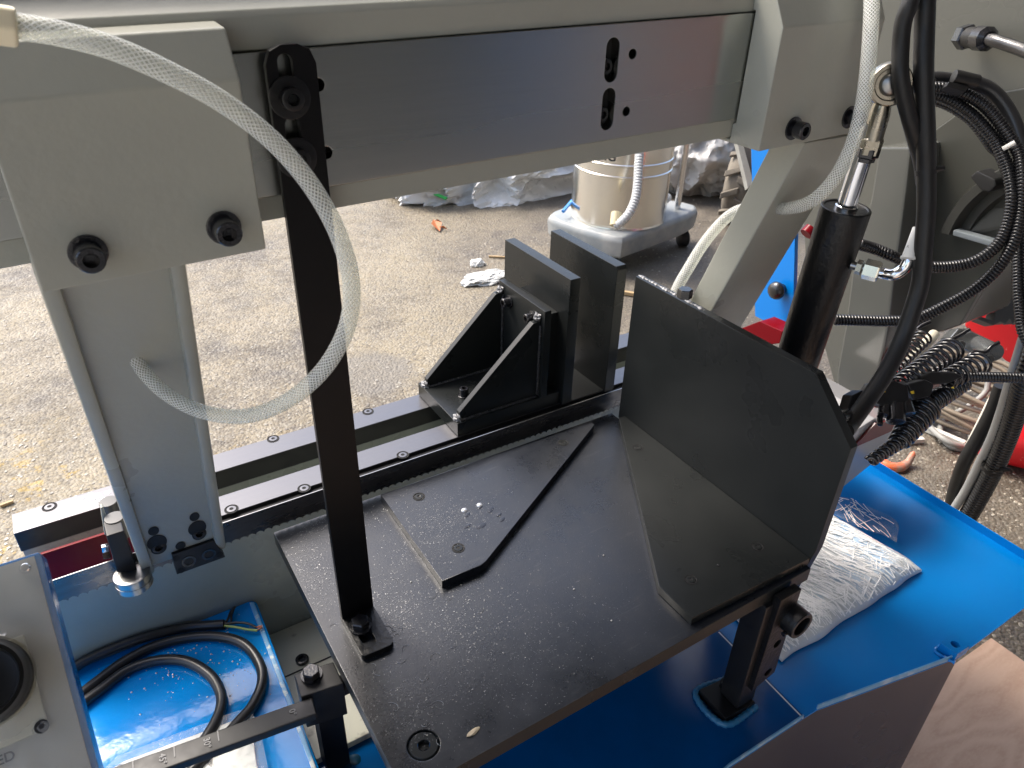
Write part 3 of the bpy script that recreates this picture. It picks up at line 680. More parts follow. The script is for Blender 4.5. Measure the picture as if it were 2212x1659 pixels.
bm = NB(); lathe(bm, cap_c - ax * .01, ax, [(0, .0145), (.012, .0145), (.013, .0125), (.118, .0125), (.12, .0118)], 36); build('rod', bm, CHROME, cy, smooth=50)
nutp = P(K1(570, 1590), x=.9); bm = NB(); lathe(bm, nutp - ax * .012, ax, [(0, 0), (0, .0125), (.006, .0125), (.0065, .0155), (.018, .0155), (.018, 0)], 6); build('lock_nut', bm, BLKG, cy, bevel=.001)
np2 = P(K1(600, 1500), x=.9); bm = NB(); hexb(bm, np2 - ax * .012, ax, .0155, .02); build('nut', bm, ZINC, cy)
re0 = P(K1(620, 1470), x=.9); re1 = P(K1(730, 1080), x=.9)
bm = NB(); lathe(bm, re0, (re1 - re0), [(0, .0125), ((re1 - re0).length * .7, .0125), ((re1 - re0).length, .0105)], 28); build('rod_shank', bm, ZINC, cy)
ra = (Vector((-.62, -.72, .1))).normalized()
bm = NB(); lathe(bm, ringc - ra * .009, ra, [(0, .0135), (0, .0235), (.003, .0255), (.015, .0255), (.018, .0235), (.018, .019), (.017, .0185), (.016, .0175), (.016, .0135), (0, .0135)], 36); build('rod_eye', bm, ZINC, cy, smooth=45)
bm = NB(); lathe(bm, ringc - ra * .008, ra, [(0, .0132), (.008, .0155), (.015, .013), (.018, .009), (.018, 0)], 28); build('ball', bm, SHAFT, cy)
pe = P(K1(1230, 900), d=1.06); bm = NB(); lathe(bm, ringc, (pe - ringc), [(-.004, 0), (-.004, .0115), (.012, .0125), (.014, .0115), ((pe - ringc).length, .0115)], 24); build('pivot_pin', bm, BLACK, cy)

# elbow fitting with tagged hose
ef = thing('hose_fitting', 'shiny steel elbow fitting screwed into the side of the black cylinder', 'fitting', P(K2(430, 1190), d=1.03))
fa = P(K2(400, 1180), d=1.02); fb = P(K2(760, 1270), d=1.0); dirv = (fb - fa).normalized(); L0 = (fb - fa).length
bm = NB(); lathe(bm, fa, dirv, [(0, .006), (L0, .006)], 18); build('stem', bm, SHAFT, ef)
bm = NB(); hexb(bm, fa + dirv * L0 * .17, dirv, .0100, L0 * .18); build('nut', bm, ZINC, ef)
bm = NB(); hexb(bm, fa + dirv * L0 * .40, dirv, .0140, L0 * .44); build('nut', bm, pm('bright_zinc', (.72, .71, .62), .22, 1), ef)
epath = cat([fb - dirv * .008, fb, P(K2(850, 1280), d=.99), P(K2(950, 1220), d=.985), P(K2(1000, 1140), d=.98), P(K2(1010, 1100), d=.98)], .003)
bm = NB(); tube(bm, epath, .0078, 18); build('elbow', bm, CHROME, ef)
bm = NB(); p0, p1 = P(K2(1000, 1120), d=.975), P(K2(1085, 790), d=.975); e = (p1 - p0).normalized(); L1 = (p1 - p0).length
lathe(bm, p0, e, [(0, 0), (0, .0098), (.003, .0098), (.0035, .0084), (L1, .0046), (L1, 0)], 20); build('ferrule_tag', bm, LABEL, ef, label='white printed sleeve on the hose end')

# ------------------------------------------------------------------ black rubber hoses
def hose(name, pts, r, mat, label, cat_, group=None, step=.006, seg=16, ribbed=None, uv=False):
    bm = NB()
    if ribbed: corr(bm, pts, r, *ribbed)
    else: tube(bm, cat(pts, step), r, seg, uv=uv)
    return build(name, bm, mat, label=label, cat=cat_, group=group, smooth=50)
g1 = 'thick black hoses hanging in front of the saw body'
hose('rubber_hose', [P(K1(1130, -1500), d=.92), P(K1(1100, -700), d=.87), P(K1(1040, -60), d=.86), P(K1(950, 220), d=.87), P(K1(920, 500), d=.88), P(K1(920, 800), d=.885), P(K1(980, 1100), d=.90), P(K1(1060, 1400), d=.92), P(K1(1130, 1659), d=.945), P(K2(1150, 190), d=.955), P(K2(1165, 330), d=.965)], .0098, RUBBER, 'black rubber hose bowing left before it is tied to the longer hose', 'hose', g1)
hose('rubber_hose', [P(K1(1200, -1500), d=.93), P(K1(1190, -700), d=.88), P(K1(1180, -60), d=.87), P(K1(1170, 300), d=.88), P(K1(1160, 700), d=.89), P(K1(1170, 1100), d=.905), P(K1(1185, 1500), d=.92), P(K2(1190, 180), d=.935), P(K2(1190, 600), d=.95), P(K2(1160, 1000), d=.965), P(K2(1130, 1350), d=.98), P(K3(1050, 40), d=.99), P(K3(930, 380), d=1.0), P(K3(760, 720), d=1.0), P(K3(560, 1020), d=1.0), P(K3(400, 1240), d=.99), P(K3(340, 1320), d=.98)], .0114, RUBBER, 'long black rubber hose hanging down to the lower corner of the fence plate', 'hose', g1)
tie = thing('cable_tie', 'black cable tie with its tail out, binding two hanging rubber hoses', 'cable tie', P(K2(1190, 200), d=.94))
bm = NB(); lathe(bm, P(K2(1188, 205), d=.937), (P(K2(1188, 205), d=.937) - P(K2(1190, 300), d=.94)), [(-.003, .0118), (-.003, .0126), (.003, .0126), (.003, .0118)], 24); build('loop', bm, RUBBER, tie)
bm = NB(); rod(bm, P(K2(1265, 175), d=.93), P(K2(1370, 165), d=.93), .0045, .0035, 8); build('tail', bm, RUBBER, tie)

# ribbed conduits
g2 = 'ribbed black conduits looping in front of the saw body'
rb = (.0046, .0013)
hose('smooth_cable', [P(K1(1000, 900), d=1.06), P(K1(1240, 830), d=1.06), P(K1(1480, 850), d=1.06), P(K1(1720, 880), d=1.06), P(K1(1880, 960), d=1.06), P(K1(2010, 1110), d=1.06), P(K1(2110, 1300), d=1.06), P(K1(2180, 1520), d=1.06), P(K1(2260, 1800), d=1.06), P(K1(2330, 2600), d=1.07), P(K1(2380, 3600), d=1.1)], .0105, CABLE, 'smooth black cable arching above the ribbed conduits', 'cable')
hose('conduit', [P(K1(1000, 960), d=1.04), P(K1(1240, 920), d=1.04), P(K1(1450, 940), d=1.04), P(K1(1650, 1010), d=1.04), P(K1(1800, 1110), d=1.04), P(K1(1930, 1250), d=1.04), P(K1(2040, 1400), d=1.04), P(K1(2130, 1550), d=1.04), P(K2(2170, 60), d=1.04), P(K2(2195, 300), d=1.04), P(K2(2180, 600), d=1.05), P(K2(2110, 930), d=1.06), P(K2(1930, 1220), d=1.08), P(K2(1700, 1430), d=1.10), P(K2(1430, 1585), d=1.11), P(K3(1080, 150), d=1.12), P(K3(800, 172), d=1.12), P(K3(500, 165), d=1.12), P(K3(230, 158), d=1.12)], .0086, CORR, 'ribbed black conduit sweeping low and left behind the black cylinder', 'conduit', g2, ribbed=rb)
hose('conduit', [P(K1(1000, 1020), d=1.05), P(K1(1240, 990), d=1.05), P(K1(1450, 1060), d=1.05), P(K1(1650, 1190), d=1.05), P(K1(1800, 1340), d=1.05), P(K1(1920, 1490), d=1.05), P(K1(1990, 1640), d=1.05), P(K2(2045, 180), d=1.05), P(K2(2085, 450), d=1.05), P(K2(2050, 720), d=1.06), P(K2(1950, 950), d=1.07), P(K2(1740, 1120), d=1.08), P(K2(1500, 1190), d=1.09), P(K2(1220, 1200), d=1.09), P(K2(1000, 1150), d=1.09), P(K2(820, 1080), d=1.08), P(K2(650, 1010), d=1.08), P(K2(480, 960), d=1.07)], .0086, CORR, 'ribbed black conduit curving under and up to the side of the cylinder', 'conduit', g2, ribbed=rb)
hose('conduit', [P(K1(1000, 980), d=1.075), P(K1(1240, 1030), d=1.075), P(K1(1450, 1110), d=1.075), P(K1(1650, 1240), d=1.075), P(K1(1780, 1390), d=1.075), P(K1(1880, 1530), d=1.08), P(K2(1985, 60), d=1.09), P(K2(2120, 500), d=1.10), P(K2(2150, 900), d=1.10), P(K2(2150, 1150), d=1.10), P(K2(2155, 1450), d=1.1), P(K3(2175, 60), d=1.1), P(K3(2200, 260), d=1.1), P(K3(2300, 500), d=1.1), P(K3(2420, 1000), d=1.12), P(K3(2500, 1700), d=1.2)], .0086, CORR, 'ribbed black conduit dropping straight down at the right edge of the view', 'conduit', g2, ribbed=rb)
hose('conduit', [P(K3(1330, 745), d=1.14), P(K3(1560, 752), d=1.14), P(K3(1800, 755), d=1.14), P(K3(2050, 762), d=1.14), P(K3(2350, 775), d=1.14), P(K3(2900, 800), d=1.16), P(K3(3400, 700), d=1.2)], .0082, CORR, 'short ribbed black conduit running level across the coil springs', 'conduit', g2, ribbed=rb)
cl = thing('conduit_clip', 'black plastic clip gripping the ribbed conduits on the saw body', 'clip', P(K1(1600, 820), d=1.04))
bm = NB(); rod(bm, P(K1(1470, 800), d=1.025), P(K1(1730, 860), d=1.025), .0095, seg=20); build('barrel', bm, RUBBER, cl, bevel=.002)
bm = NB(); prism(bm, [P(K1(a, b), d=1.02) for a, b in ((1430, 850), (1640, 900), (1600, 960), (1400, 900))], fwd * .02); fixn(bm); build('jaw', bm, RUBBER, cl, bevel=.001)
bm = NB(); c0_, c1_ = P(K1(1990, 1560), d=1.03), P(K1(2120, 1490), d=1.02); rod(bm, c0_, c1_, .0032, seg=8); build('white_tie', bm, WHITEP, label='thin white cable tie round two ribbed conduits', cat='cable tie')

# cable gland
gl = thing('cable_gland', 'black cable gland on the grey saw body with a glossy cable leaving it', 'cable gland', P(K1(1600, 400), d=1.2))
ga, gb = P(K1(1570, 385), d=1.22), P(K1(1850, 410), d=1.16); e = (gb - ga).normalized(); Lg = (gb - ga).length
bm = NB(); hexb(bm, ga, e, .0195, Lg * .25); build('nut', bm, BLKG, gl)
bm = NB(); lathe(bm, ga + e * Lg * .25, e, [(0, .0155), (Lg * .35, .0165), (Lg * .36, .018)], 24); build('body', bm, RUBBER, gl)
bm = NB(); lathe(bm, ga + e * Lg * .60, e, [(0, .0185), (Lg * .32, .0185), (Lg * .42, .012), (Lg * .42, 0)], 10); build('cap_nut', bm, BLKG, gl)
hose('glossy_cable', [gb - e * .02, P(K1(1900, 425), d=1.15), P(K1(2060, 475), d=1.13), P(K1(2200, 525), d=1.11), P(K1(2400, 620), d=1.08), P(K1(2750, 900), d=1.05), P(K1(3000, 1400), d=1.05)], .0095, BLKG, 'glossy black cable running from the gland to the right edge', 'cable')

# ------------------------------------------------------------------ saw body at the right
body = thing('bandsaw_machine', 'large dull grey saw body filling the upper right', 'machine body', (1.45, .7, -.3))
bx = 1.36
bm = NB(); prism(bm, [P(u, x=bx) for u in ((1700, -420), (2620, -560), (2620, 520), K2(2212, 960), K2(1830, 1320), K3(1545, 215), K3(1360, 280), K3(1020, 340), K3(700, 560), K3(240, 900), (1740, 600))], (.16, 0, 0)); fixn(bm); build('panel', bm, BODY, body, bevel=.004)
bm = NB(); prism(bm, [P(u, x=1.26) for u in (K2(1030, -60), K2(980, 400), K2(915, 900), K2(850, 1330), K3(800, 200), K3(760, 420), K3(690, 700), K3(560, 900), K3(240, 1130), K3(250, 700), K3(330, 250), K2(400, 1300), K2(480, 900), K2(600, 500), K2(690, -60))], (.095, 0, 0)); fixn(bm)
build('pillar', bm, pm('glossy_grey_pillar', (.10, .102, .092), .16, col2=(.085, .087, .078), vs=4, rvar=.04), body, bevel=.006)
bm = NB(); prism(bm, [P(u, x=1.346) for u in (K2(1010, -40), K1(1500, 1200), K1(1950, 965), K1(2400, 890), (2420, 520), K2(2212, 960), K2(1830, 1320), K3(1545, 215), K3(1360, 280), K3(1020, 340), K3(820, 300))], (.0135, 0, 0)); fixn(bm); build('shaded_panel', bm, pm('shaded_body_olive', (.05, .05, .041), .3), body, bevel=.003)  # extra sheet carrying the shading of the lower body as a darker colour
wc = P((2260, 575), x=1.33); wr = abs(P(K2(1280, 1140), x=1.33).y - wc.y)
bm = NB(); lathe(bm, wc + Vector((.03, 0, 0)), (-1, 0, 0), [(.0, wr), (.045, wr), (.05, wr * .985), (.05, wr * .90), (.042, wr * .885), (.03, wr * .87), (.03, wr * .78), (.012, wr * .76), (.012, 0)], 64); bmesh.ops.bisect_plane(bm, geom=bm.verts[:] + bm.edges[:] + bm.faces[:], plane_co=P((2212, 572), x=1.29), plane_no=(0, 0, -1), clear_outer=True)
bmesh.ops.holes_fill(bm, edges=[e for e in bm.edges if e.is_boundary]); build('wheel_guard', bm, BODYD, body, smooth=35, label='dark round wheel housing')
bm = NB(); prism(bm, [P(u, x=1.305) for u in (K2(1470, 810), K2(1960, 950), K2(1940, 1010), K2(1460, 870))], (.02, 0, 0)); fixn(bm); build('cross_rib', bm, pm('rib_grey', (.16, .18, .19), .3), body, bevel=.002)
bm = NB(); prism(bm, [P(u, x=1.285) for u in (K2(1640, 260), K2(1720, 190), K2(1910, 280), K2(1920, 350), K2(1850, 420), K2(1760, 400))], (.04, 0, 0)); fixn(bm); build('clamp', bm, RUBBER, body, bevel=.003)
# lower grey casting beyond the fence
lb = thing('end_casting', 'grey end casting of the saw base between the fence plate and the springs', 'machine base', P(K3(650, 1500), y=.56))
bm = NB(); prism(bm, [P(u, y=.56) for u in (K3(330, 1400), K3(650, 1190), K3(935, 1190), K3(890, 1300), K3(840, 1490), K3(560, 1720), K3(300, 1930), K3(330, 1600))], (0, .20, 0)); fixn(bm); build('block', bm, pm('grey_lilac_casting', (.30, .30, .31), .16, coat=.4), lb, bevel=.003)
bm = NB(); prism(bm, [P(u, y=.559) for u in (K3(400, 1490), K3(640, 1230), K3(940, 1180), K3(895, 1275))], (0, -.004, 0)); fixn(bm); build('band', bm, pm('dull_red', (.13, .02, .02), .25), lb, label='red reflection painted on as a strip')  # red reflection in the glossy grey casting, painted as a coloured strip
bm = NB(); prism(bm, [P(u, y=.60) for u in (K3(590, 1220), K3(660, 1060), K3(1080, 800), K3(1560, 760), K3(1560, 800), K3(1450, 860), K3(1420, 960), K3(1130, 1010), K3(1010, 1110), K3(900, 1190))], (0, .03, 0)); fixn(bm); build('red_bracket', bm, pm('dull_red', (.13, .02, .02), .25), lb, bevel=.001)
bm = NB(); rod(bm, P(K3(285, 1190), d=.97), P(K3(380, 1150), d=1.0), .0085, seg=18); build('bolt', bm, BLKG, lb, bevel=.001)
bm = NB(); prism(bm, [P(u, d=1.02) for u in (K3(360, 1110), K3(410, 950), K3(520, 890), K3(560, 960), K3(420, 1160))], fwd * .03); fixn(bm); build('lug', bm, BLACK, lb, bevel=.002)

# ------------------------------------------------------------------ hydraulic valve cluster
vb = thing('valve_block', 'black hydraulic valve block with small yellow stickers under the springs', 'valve block', P(K3(900, 1100), d=1.1))
def vprism(uvs, d, t, name, mat=BLACK, bev=.003):
    bm = NB(); prism(bm, [P(K3(*u), d=d) for u in uvs], fwd * t); fixn(bm); return build(name, bm, mat, vb, bevel=bev)
vprism([(600, 1000), (700, 830), (860, 790), (1000, 850), (1020, 1010), (880, 1080), (720, 1060)], 1.06, .05, 'body')
vprism([(990, 830), (1180, 780), (1280, 830), (1240, 960), (1060, 1000)], 1.07, .05, 'body')
vprism([(1100, 760), (1250, 700), (1500, 710), (1580, 750), (1440, 820), (1200, 850)], 1.10, .03, 'lever')
for (a, b, r) in (((760, 1020), (740, 1160), .008), ((860, 1040), (870, 1230), .013), ((960, 1000), (1010, 1150), .009), ((700, 1160), (705, 1260), .004)):
    bm = NB(); rod(bm, P(K3(*a), d=1.07), P(K3(*b), d=1.06), r, seg=14); build('plug', bm, BLKG, vb, bevel=.001)
for uvs in ([(715, 885), (745, 865), (765, 915), (720, 925)], [(1020, 910), (1060, 900), (1065, 930), (1040, 935)], [(1455, 870), (1475, 860), (1485, 880)]): vprism(uvs, 1.058, .001, 'sticker', YEL, 0)

# ------------------------------------------------------------------ springs
def spring(a, b, da, db, r0, r1, turns, wire, label):
    bm = NB(); tube(bm, helix(P(a, d=da), P(b, d=db), r0, r1, turns), wire, 8)
    return build('coil_spring', bm, SPRINGM, label=label, cat='spring', group='black coil springs at the rear of the saw', smooth=60)
spring(K3(1165, 330), K3(760, 770), 1.22, 1.14, .0135, .008, 12, .0020, 'upper left coil spring half hidden by the hanging rubber hose')
spring(K3(1470, 450), K3(900, 870), 1.18, 1.10, .0185, .015, 12, .0026, 'middle coil spring, longest and fully in view, hooked to the steel tube')
spring(K3(1770, 600), K3(1380, 800), 1.18, 1.12, .0175, .014, 7, .0026, 'right coil spring above the level ribbed conduit')
spring(K3(1180, 1060), K3(900, 1440), 1.12, 1.08, .0215, .0115, 8, .0040, 'lower fat coil spring wound tight below the valve block')
spring(K3(1600, 810), K3(1180, 1060), 1.16, 1.12, .0095, .014, 10, .0034, 'thin dark coil spring running on from the fat lower one')
hose('coiled_cable', helix(P(K3(900, 1440), d=1.08), P(K3(600, 1640), d=1.02), .007, .005, 6, 14), .0042, SPRINGM, 'small coiled end of the black spiral above the blue tray', 'cable', step=.003)
an = thing('spring_anchor', 'grey steel tube holding the hooked ends of the springs', 'anchor', P(K3(1750, 450), d=1.22))
bm = NB(); prism(bm, [P(K3(*u), d=1.24) for u in ((1530, 240), (1640, 265), (1920, 400), (1800, 505), (1660, 500), (1420, 370))], fwd * .03); fixn(bm); build('plate', bm, GREYMETAL, an, bevel=.003)
bm = NB(); rod(bm, P(K3(1905, 500), d=1.19), P(K3(1560, 330), d=1.30), .0145, seg=28); build('tube', bm, GREYMETAL, an, bevel=.001)
for pts in ([(1640, 260), (1540, 320), (1430, 370), (1370, 370), (1320, 430)], [(1950, 395), (1880, 430), (1800, 500), (1680, 500), (1620, 560)], [(1230, 180), (1150, 215), (1090, 260)]):
    bm = NB(); tube(bm, cat([P(K3(*u), d=1.185) for u in pts], .003), .0034, 10); build('hook', bm, SPRINGM, an)
for u in ((1530, 420), (1830, 570)):
    bm = NB(); hexb(bm, P(K3(*u), d=1.175), -fwd, .007, .008); build('nut', bm, SHAFT, an)
bm = NB(); tube(bm, cat([P(K3(1270, 310), d=1.26), P(K3(1000, 620), d=1.2)], .01), .009, 12); build('rod', bm, pm('pale_rod', (.5, .47, .38), .4), an)

# red and black things beyond
rc = thing('red_machine', 'bright red machine cover behind the grey spring anchor', 'machine cover', P(K3(1800, 400), x=1.75))
bm = NB(); prism(bm, [P(u, x=1.75) for u in (K2(1790, 1480), (2300, 560), (2300, 850), K3(2090, 640), K3(1990, 590), K3(1900, 470), K3(1560, 225))], (.2, 0, 0)); fixn(bm); build('cover', bm, REDP, rc, bevel=.01)
bm = NB(); prism(bm, [P(K3(*u), d=1.42) for u in ((730, 820), (1060, 540), (1150, 590), (860, 820))], fwd * .03); fixn(bm); build('foot', bm, REDP, rc, bevel=.004)
bb = thing('plastic_bracket', 'dark grey plastic bracket with a round hole beside the red cover', 'bracket', P(T(2, 1, 2000, 350), d=1.5))
o = P(T(2, 1, 2000, 300), d=1.5); ea, eb = right, -down; k = 1.5 / FOC / 3
def l2(a, b): return ((a - 2000) * k, (300 - b) * k)
bm = sheet([l2(*u) for u in ((1955, 225), (2010, 195), (2150, 215), (2200, 300), (2200, 440), (2160, 410), (2140, 440), (2120, 405), (2090, 440), (2060, 425), (2015, 450), (1900, 405), (1905, 370))], [circ(*l2(2010, 300), 34 * k, 18), [l2(*u) for u in ((1955, 345), (2030, 365), (2015, 420), (1940, 395))]], .03, o, ea, eb, .001)
build('frame', bm, pm('bracket_plastic', (.085, .09, .092), .5), bb)
bm = NB(); prism(bm, [P(u, d=1.49) for u in (T(2, 1, 2080, 60), T(2, 1, 2130, 300), T(2, 1, 2110, 330), T(2, 1, 2040, 240), T(2, 1, 1960, 215))], fwd * .03); fixn(bm); build('arm', bm, pm('bracket_plastic2', (.16, .165, .165), .4), bb, bevel=.003)

# ------------------------------------------------------------------ spill tray and cabinet
TZ = -.24
tr = thing('spill_tray', 'bright blue sheet steel spill tray surrounding the saw table', 'tray', (.6, .5, TZ))
e1 = [P(u, z=TZ) for u in (T(2, 2, 2300, 556), T(2, 2, 1860, 884), T(2, 2, 1785, 942), T(2, 2, 872, 1280), T(2, 2, 780, 1337), T(2, 2, 300, 1656))]
fx = P((1989, 1070), z=TZ).x
f0 = e1[-1]; f1 = Vector((-.5, f0.y - .10, TZ))
outl = [(fx, .80), (fx, e1[0].y), *[(a.x, a.y) for a in e1[1:]], (f1.x, f1.y), (-.5, .80)]
bm = NB(); prism(bm, [(a, b, TZ - .003) for a, b in outl], (0, 0, .003)); fixn(bm); build('pan', bm, BLUE, tr)
lip = [Vector((fx, .80, TZ)), Vector((fx, e1[0].y, TZ))]
def strip(name, pts, h, t, mat, lab=None):
    bm = NB()
    for a, b in zip(pts, pts[1:]):
        n = (b - a).cross(Vector((0, 0, 1))).normalized() * t
        prism(bm, [a, b, b + n, a + n], (0, 0, h))
    fixn(bm); return build(name, bm, mat, tr, label=lab)
strip('lip', lip, .016, .002, BLUE)
EDGE = pm('worn_blue_edge', (.12, .33, .55), .3, col2=(.55, .62, .66), vs=40, lo=.5, hi=.62)
strip('lip', [a + Vector((0, 0, .0002)) for a in e1[2:4]], .009, .002, EDGE, 'worn pale front lip')
strip('lip', [a + Vector((0, 0, .0002)) for a in e1[4:6]] + [f1], .007, .002, EDGE)
sa, sb = P(T(2, 2, 540, 1090), z=TZ), P(T(2, 2, 782, 1337), z=TZ); sc = sa + (sa - sb) * 1.4
bm = NB(); dd = (sb - sc); nn_ = dd.cross(Vector((0, 0, 1))).normalized() * .0022; prism(bm, [sc, sb, sb + nn_, sc + nn_], (0, 0, .0016)); fixn(bm); build('seam', bm, pm('bare_seam', (.62, .68, .7), .4), tr)
# wet tray left of the seam, its blue darkened for the shadow there
lo_ = [sc, sb, e1[4], e1[5], f1, Vector((-.5, .6, TZ)), Vector((sc.x, .6, TZ))]
bm = NB(); prism(bm, [Vector((a.x, a.y, TZ + .0002)) for a in [sc - nn_, sb - nn_, e1[5] + Vector((0, .004, 0)), f1 + Vector((0, .004, 0)), Vector((-.5, .795, 0)), Vector((.40, .795, 0))]], (0, 0, .0012)); fixn(bm); build('inner_sheet', bm, pm('wet_shaded_sheet', (.0, .075, .26), .13, col2=(.0, .05, .16), vs=6, rvar=.04), tr, label='wet blue sheet with shadow painted in')
random.seed(5)
bm = NB()
for i in range(60):
    t = i / 59; u = 575 + 190 * t + random.gauss(0, 4); v = 1602 + 38 * t + 9 * math.sin(t * 9) + random.gauss(0, 3)
    c = P((u, v), z=TZ + .0015); r = random.uniform(.004, .009) * (1.1 - .3 * abs(t - .5)); lathe(bm, c, (0, 0, 1), [(0, r), (.0004, r * .8), (.0005, 0)], 9)
build('oil_stain', bm, OILED, tr, smooth=60)['kind'] = 'stuff'
tb = P(T(2, 2, 1790, 870), z=TZ)
ta = P(T(2, 2, 1770, 855), z=TZ + .017)
tq = [P(u, z=TZ + .018) for u in (T(2, 2, 1755, 790), T(2, 2, 1860, 870), T(2, 2, 1782, 920), T(2, 2, 1670, 850))]
cc = sum(tq, Vector()) / 4; o2 = Vector((0, 0, TZ + .018))
bm = sheet([(a.x, a.y) for a in tq], [circ(cc.x, cc.y, .0062, 18)], .0175, o2, (1, 0, 0), (0, 1, 0), .0008); lugo = build('lifting_tab', bm, BLUE, tr)
bm = NB(); lathe(bm, (cc.x, cc.y, TZ + .0002), (0, 0, 1), [(0, .0061), (.002, .0061), (.002, 0)], 18); build('hole', bm, DARK, lugo)
bm = NB(); path = cat([tq[0] + Vector((-.004, .002, -.017)), tq[3] + Vector((-.004, 0, -.016)), tq[2] + Vector((-.003, -.003, -.015))], .003); tube(bm, path, lambda s, f: .0028 + .0008 * math.sin(s * 900), 8); build('weld_bead', bm, BLUE, lugo)
# cabinet below the tray
cab = thing('saw_cabinet', 'dark slate blue sheet steel cabinet under the blue tray', 'cabinet', (.6, .4, GZ))
def dn(a, k=0): return Vector((a.x, a.y, GZ + .002))
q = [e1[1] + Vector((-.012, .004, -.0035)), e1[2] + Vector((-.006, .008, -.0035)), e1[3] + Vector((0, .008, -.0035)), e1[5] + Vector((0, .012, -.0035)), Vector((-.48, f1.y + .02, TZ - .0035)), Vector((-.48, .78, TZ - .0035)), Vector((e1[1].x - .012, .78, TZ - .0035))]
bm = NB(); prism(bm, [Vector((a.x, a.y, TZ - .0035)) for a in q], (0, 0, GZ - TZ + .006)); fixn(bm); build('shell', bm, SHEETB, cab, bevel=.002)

# ------------------------------------------------------------------ support post at the corner
po = thing('support_post', 'short black post with drilled bar and round hub under the fence plate corner', 'post', P((1571, 1552), z=TZ))
pz = P((1585, 1523), y=.388)
footc = P((1566, 1530), z=TZ)
fq = [P(u, z=TZ + .012) for u in (T(2, 2, 105, 1155), T(2, 2, 275, 1340), T(2, 2, 470, 1235), T(2, 2, 290, 1070))]
bm = NB(); prism(bm, [Vector((a.x, a.y, TZ + .0015)) for a in fq], (0, 0, .012)); fixn(bm); build('base_plate', bm, BLACK, po, bevel=.001)
bm = NB(); ctr = sum(fq, Vector()) / 4
path = cat([Vector((ctr.x + (a.x - ctr.x) * 1.09, ctr.y + (a.y - ctr.y) * 1.09, TZ + .004)) for a in (fq[3], fq[0], fq[1], fq[2])], .003)
tube(bm, path, lambda s, f: .0048 + .0008 * math.sin(s * 700), 8); build('weld_bead', bm, pm('blue_weld', (.03, .17, .33), .3, bump=.5, bs=200), po, smooth=60)
tq_ = [P(u, z=TZ + .0138) for u in (T(2, 2, 285, 1325), T(2, 2, 455, 1210), T(2, 2, 420, 1140), T(2, 2, 255, 1250))]
c4 = Vector((ctr.x + .012, ctr.y - .004, 0))
ht = -.03 - (TZ + .0138)
bm = NB(); box(bm, (c4.x - .016, c4.y - .019, TZ + .0138), (c4.x + .018, c4.y + .015, -.0225)); build('tube', bm, BLACK, po, bevel=.003)
hub = P(T(2, 2, 770, 740), y=.345)
bw = .0105
bo = P(T(2, 2, 600, 870), y=c4.y - .021)
xb = P(T(2, 2, 620, 850), y=.362).x
zt2, zb2 = P(T(2, 2, 600, 600), y=.362).z, P(T(2, 2, 530, 1110), y=.362).z
bh = [P(T(2, 2, 615, 855), y=.362), P(T(2, 2, 555, 1040), y=.362)]
x0b, x1b = P(T(2, 2, 560, 800), y=.362).x, P(T(2, 2, 675, 800), y=.362).x
bm = sheet([(x0b, zb2), (x1b, zb2 + .012), (x1b, zt2), (x0b + .004, zt2)], [circ(a.x, a.z, .0068, 18) for a in bh], .012, (0, .362, 0), (1, 0, 0), (0, 0, 1), .0012); drb = build('drilled_bar', bm, BLKP, po)
bm = NB(); box(bm, (x0b + .002, .3762, zb2 + .014), (x1b - .002, .3782, zt2 - .01)); build('backing', bm, DARK, drb)
bm = NB(); lathe(bm, (hub.x, .40, hub.z), (0, -1, 0), [(0, 0), (0, .020), (.054, .020), (.056, .019), (.056, .0145), (.054, .0138), (.024, .0138), (.024, 0)], 32); build('hub', bm, BLKP, po, smooth=40)
bm = NB(); rod(bm, (hub.x - .024, .352, hub.z - .008), (hub.x - .015, .352, hub.z - .008), .0032, seg=10); build('grub_screw', bm, BLKG, po)
bm = NB(); lathe(bm, P(T(2, 2, 285, 1130), z=TZ + .0138), (0, 0, 1), [(0, 0), (0, .010), (.008, .010), (.009, .009), (.009, .006), (.012, .005), (.012, 0)], 20); build('nut', bm, BLACK, po)

# ------------------------------------------------------------------ wrapped package on the tray
pk = thing('wrapped_package', 'flat white package in crinkled clear stretch film lying on the blue tray', 'package', (.93, .5, TZ))
pa = P(T(2, 2, 645, 968), z=TZ + .004); pb = P(T(2, 2, 1530, 335), z=TZ + .016); yback = P((1850, 1075), z=TZ + .03).y + .05
bm = NB(); nx, ny = 200, 110; H = .027
def pkz(a, b, top):
    e = min(a, 1 - a) * 12; f = min(b, 1 - b) * 9; k = min(1, e) ** .5 * min(1, f) ** .5
    wv = .0018 * noise.noise(Vector((a * 22, b * 5, 1))) + .0022 * (noise.ridged_multi_fractal(Vector((a * 26 + b * 5, b * 5 + a * 4, 4)), .8, 2, 4, 1, 2) * .5 - .6) + .0016 * (noise.ridged_multi_fractal(Vector((a * 11 - b * 9, b * 14 + a * 9, 9)), .9, 2, 3, 1, 2) * .5 - .6)
    return TZ + .0025 + (.004 + (H - .004) * k + wv * k if top else .0)
g = {}
for top in (1, 0):
    for i in range(nx + 1):
        for j in range(ny + 1):
            a, b = i / nx, j / ny
            x = pa.x + (pb.x - pa.x) * a + .012 * noise.noise(Vector((b * 3, 0, 5))) * (1 if i in (0, nx) else .6) + (b - .1) * -.03 * a; y = pa.y + (pb.y - pa.y) * a * .3 + (yback - pa.y) * b + .004 * noise.noise(Vector((a * 6, 3, 5)))
            g[top, i, j] = bm.verts.new((x, y, pkz(a, b, top)))
for i in range(nx):
    for j in range(ny):
        face(bm, [g[1, i, j], g[1, i + 1, j], g[1, i + 1, j + 1], g[1, i, j + 1]])
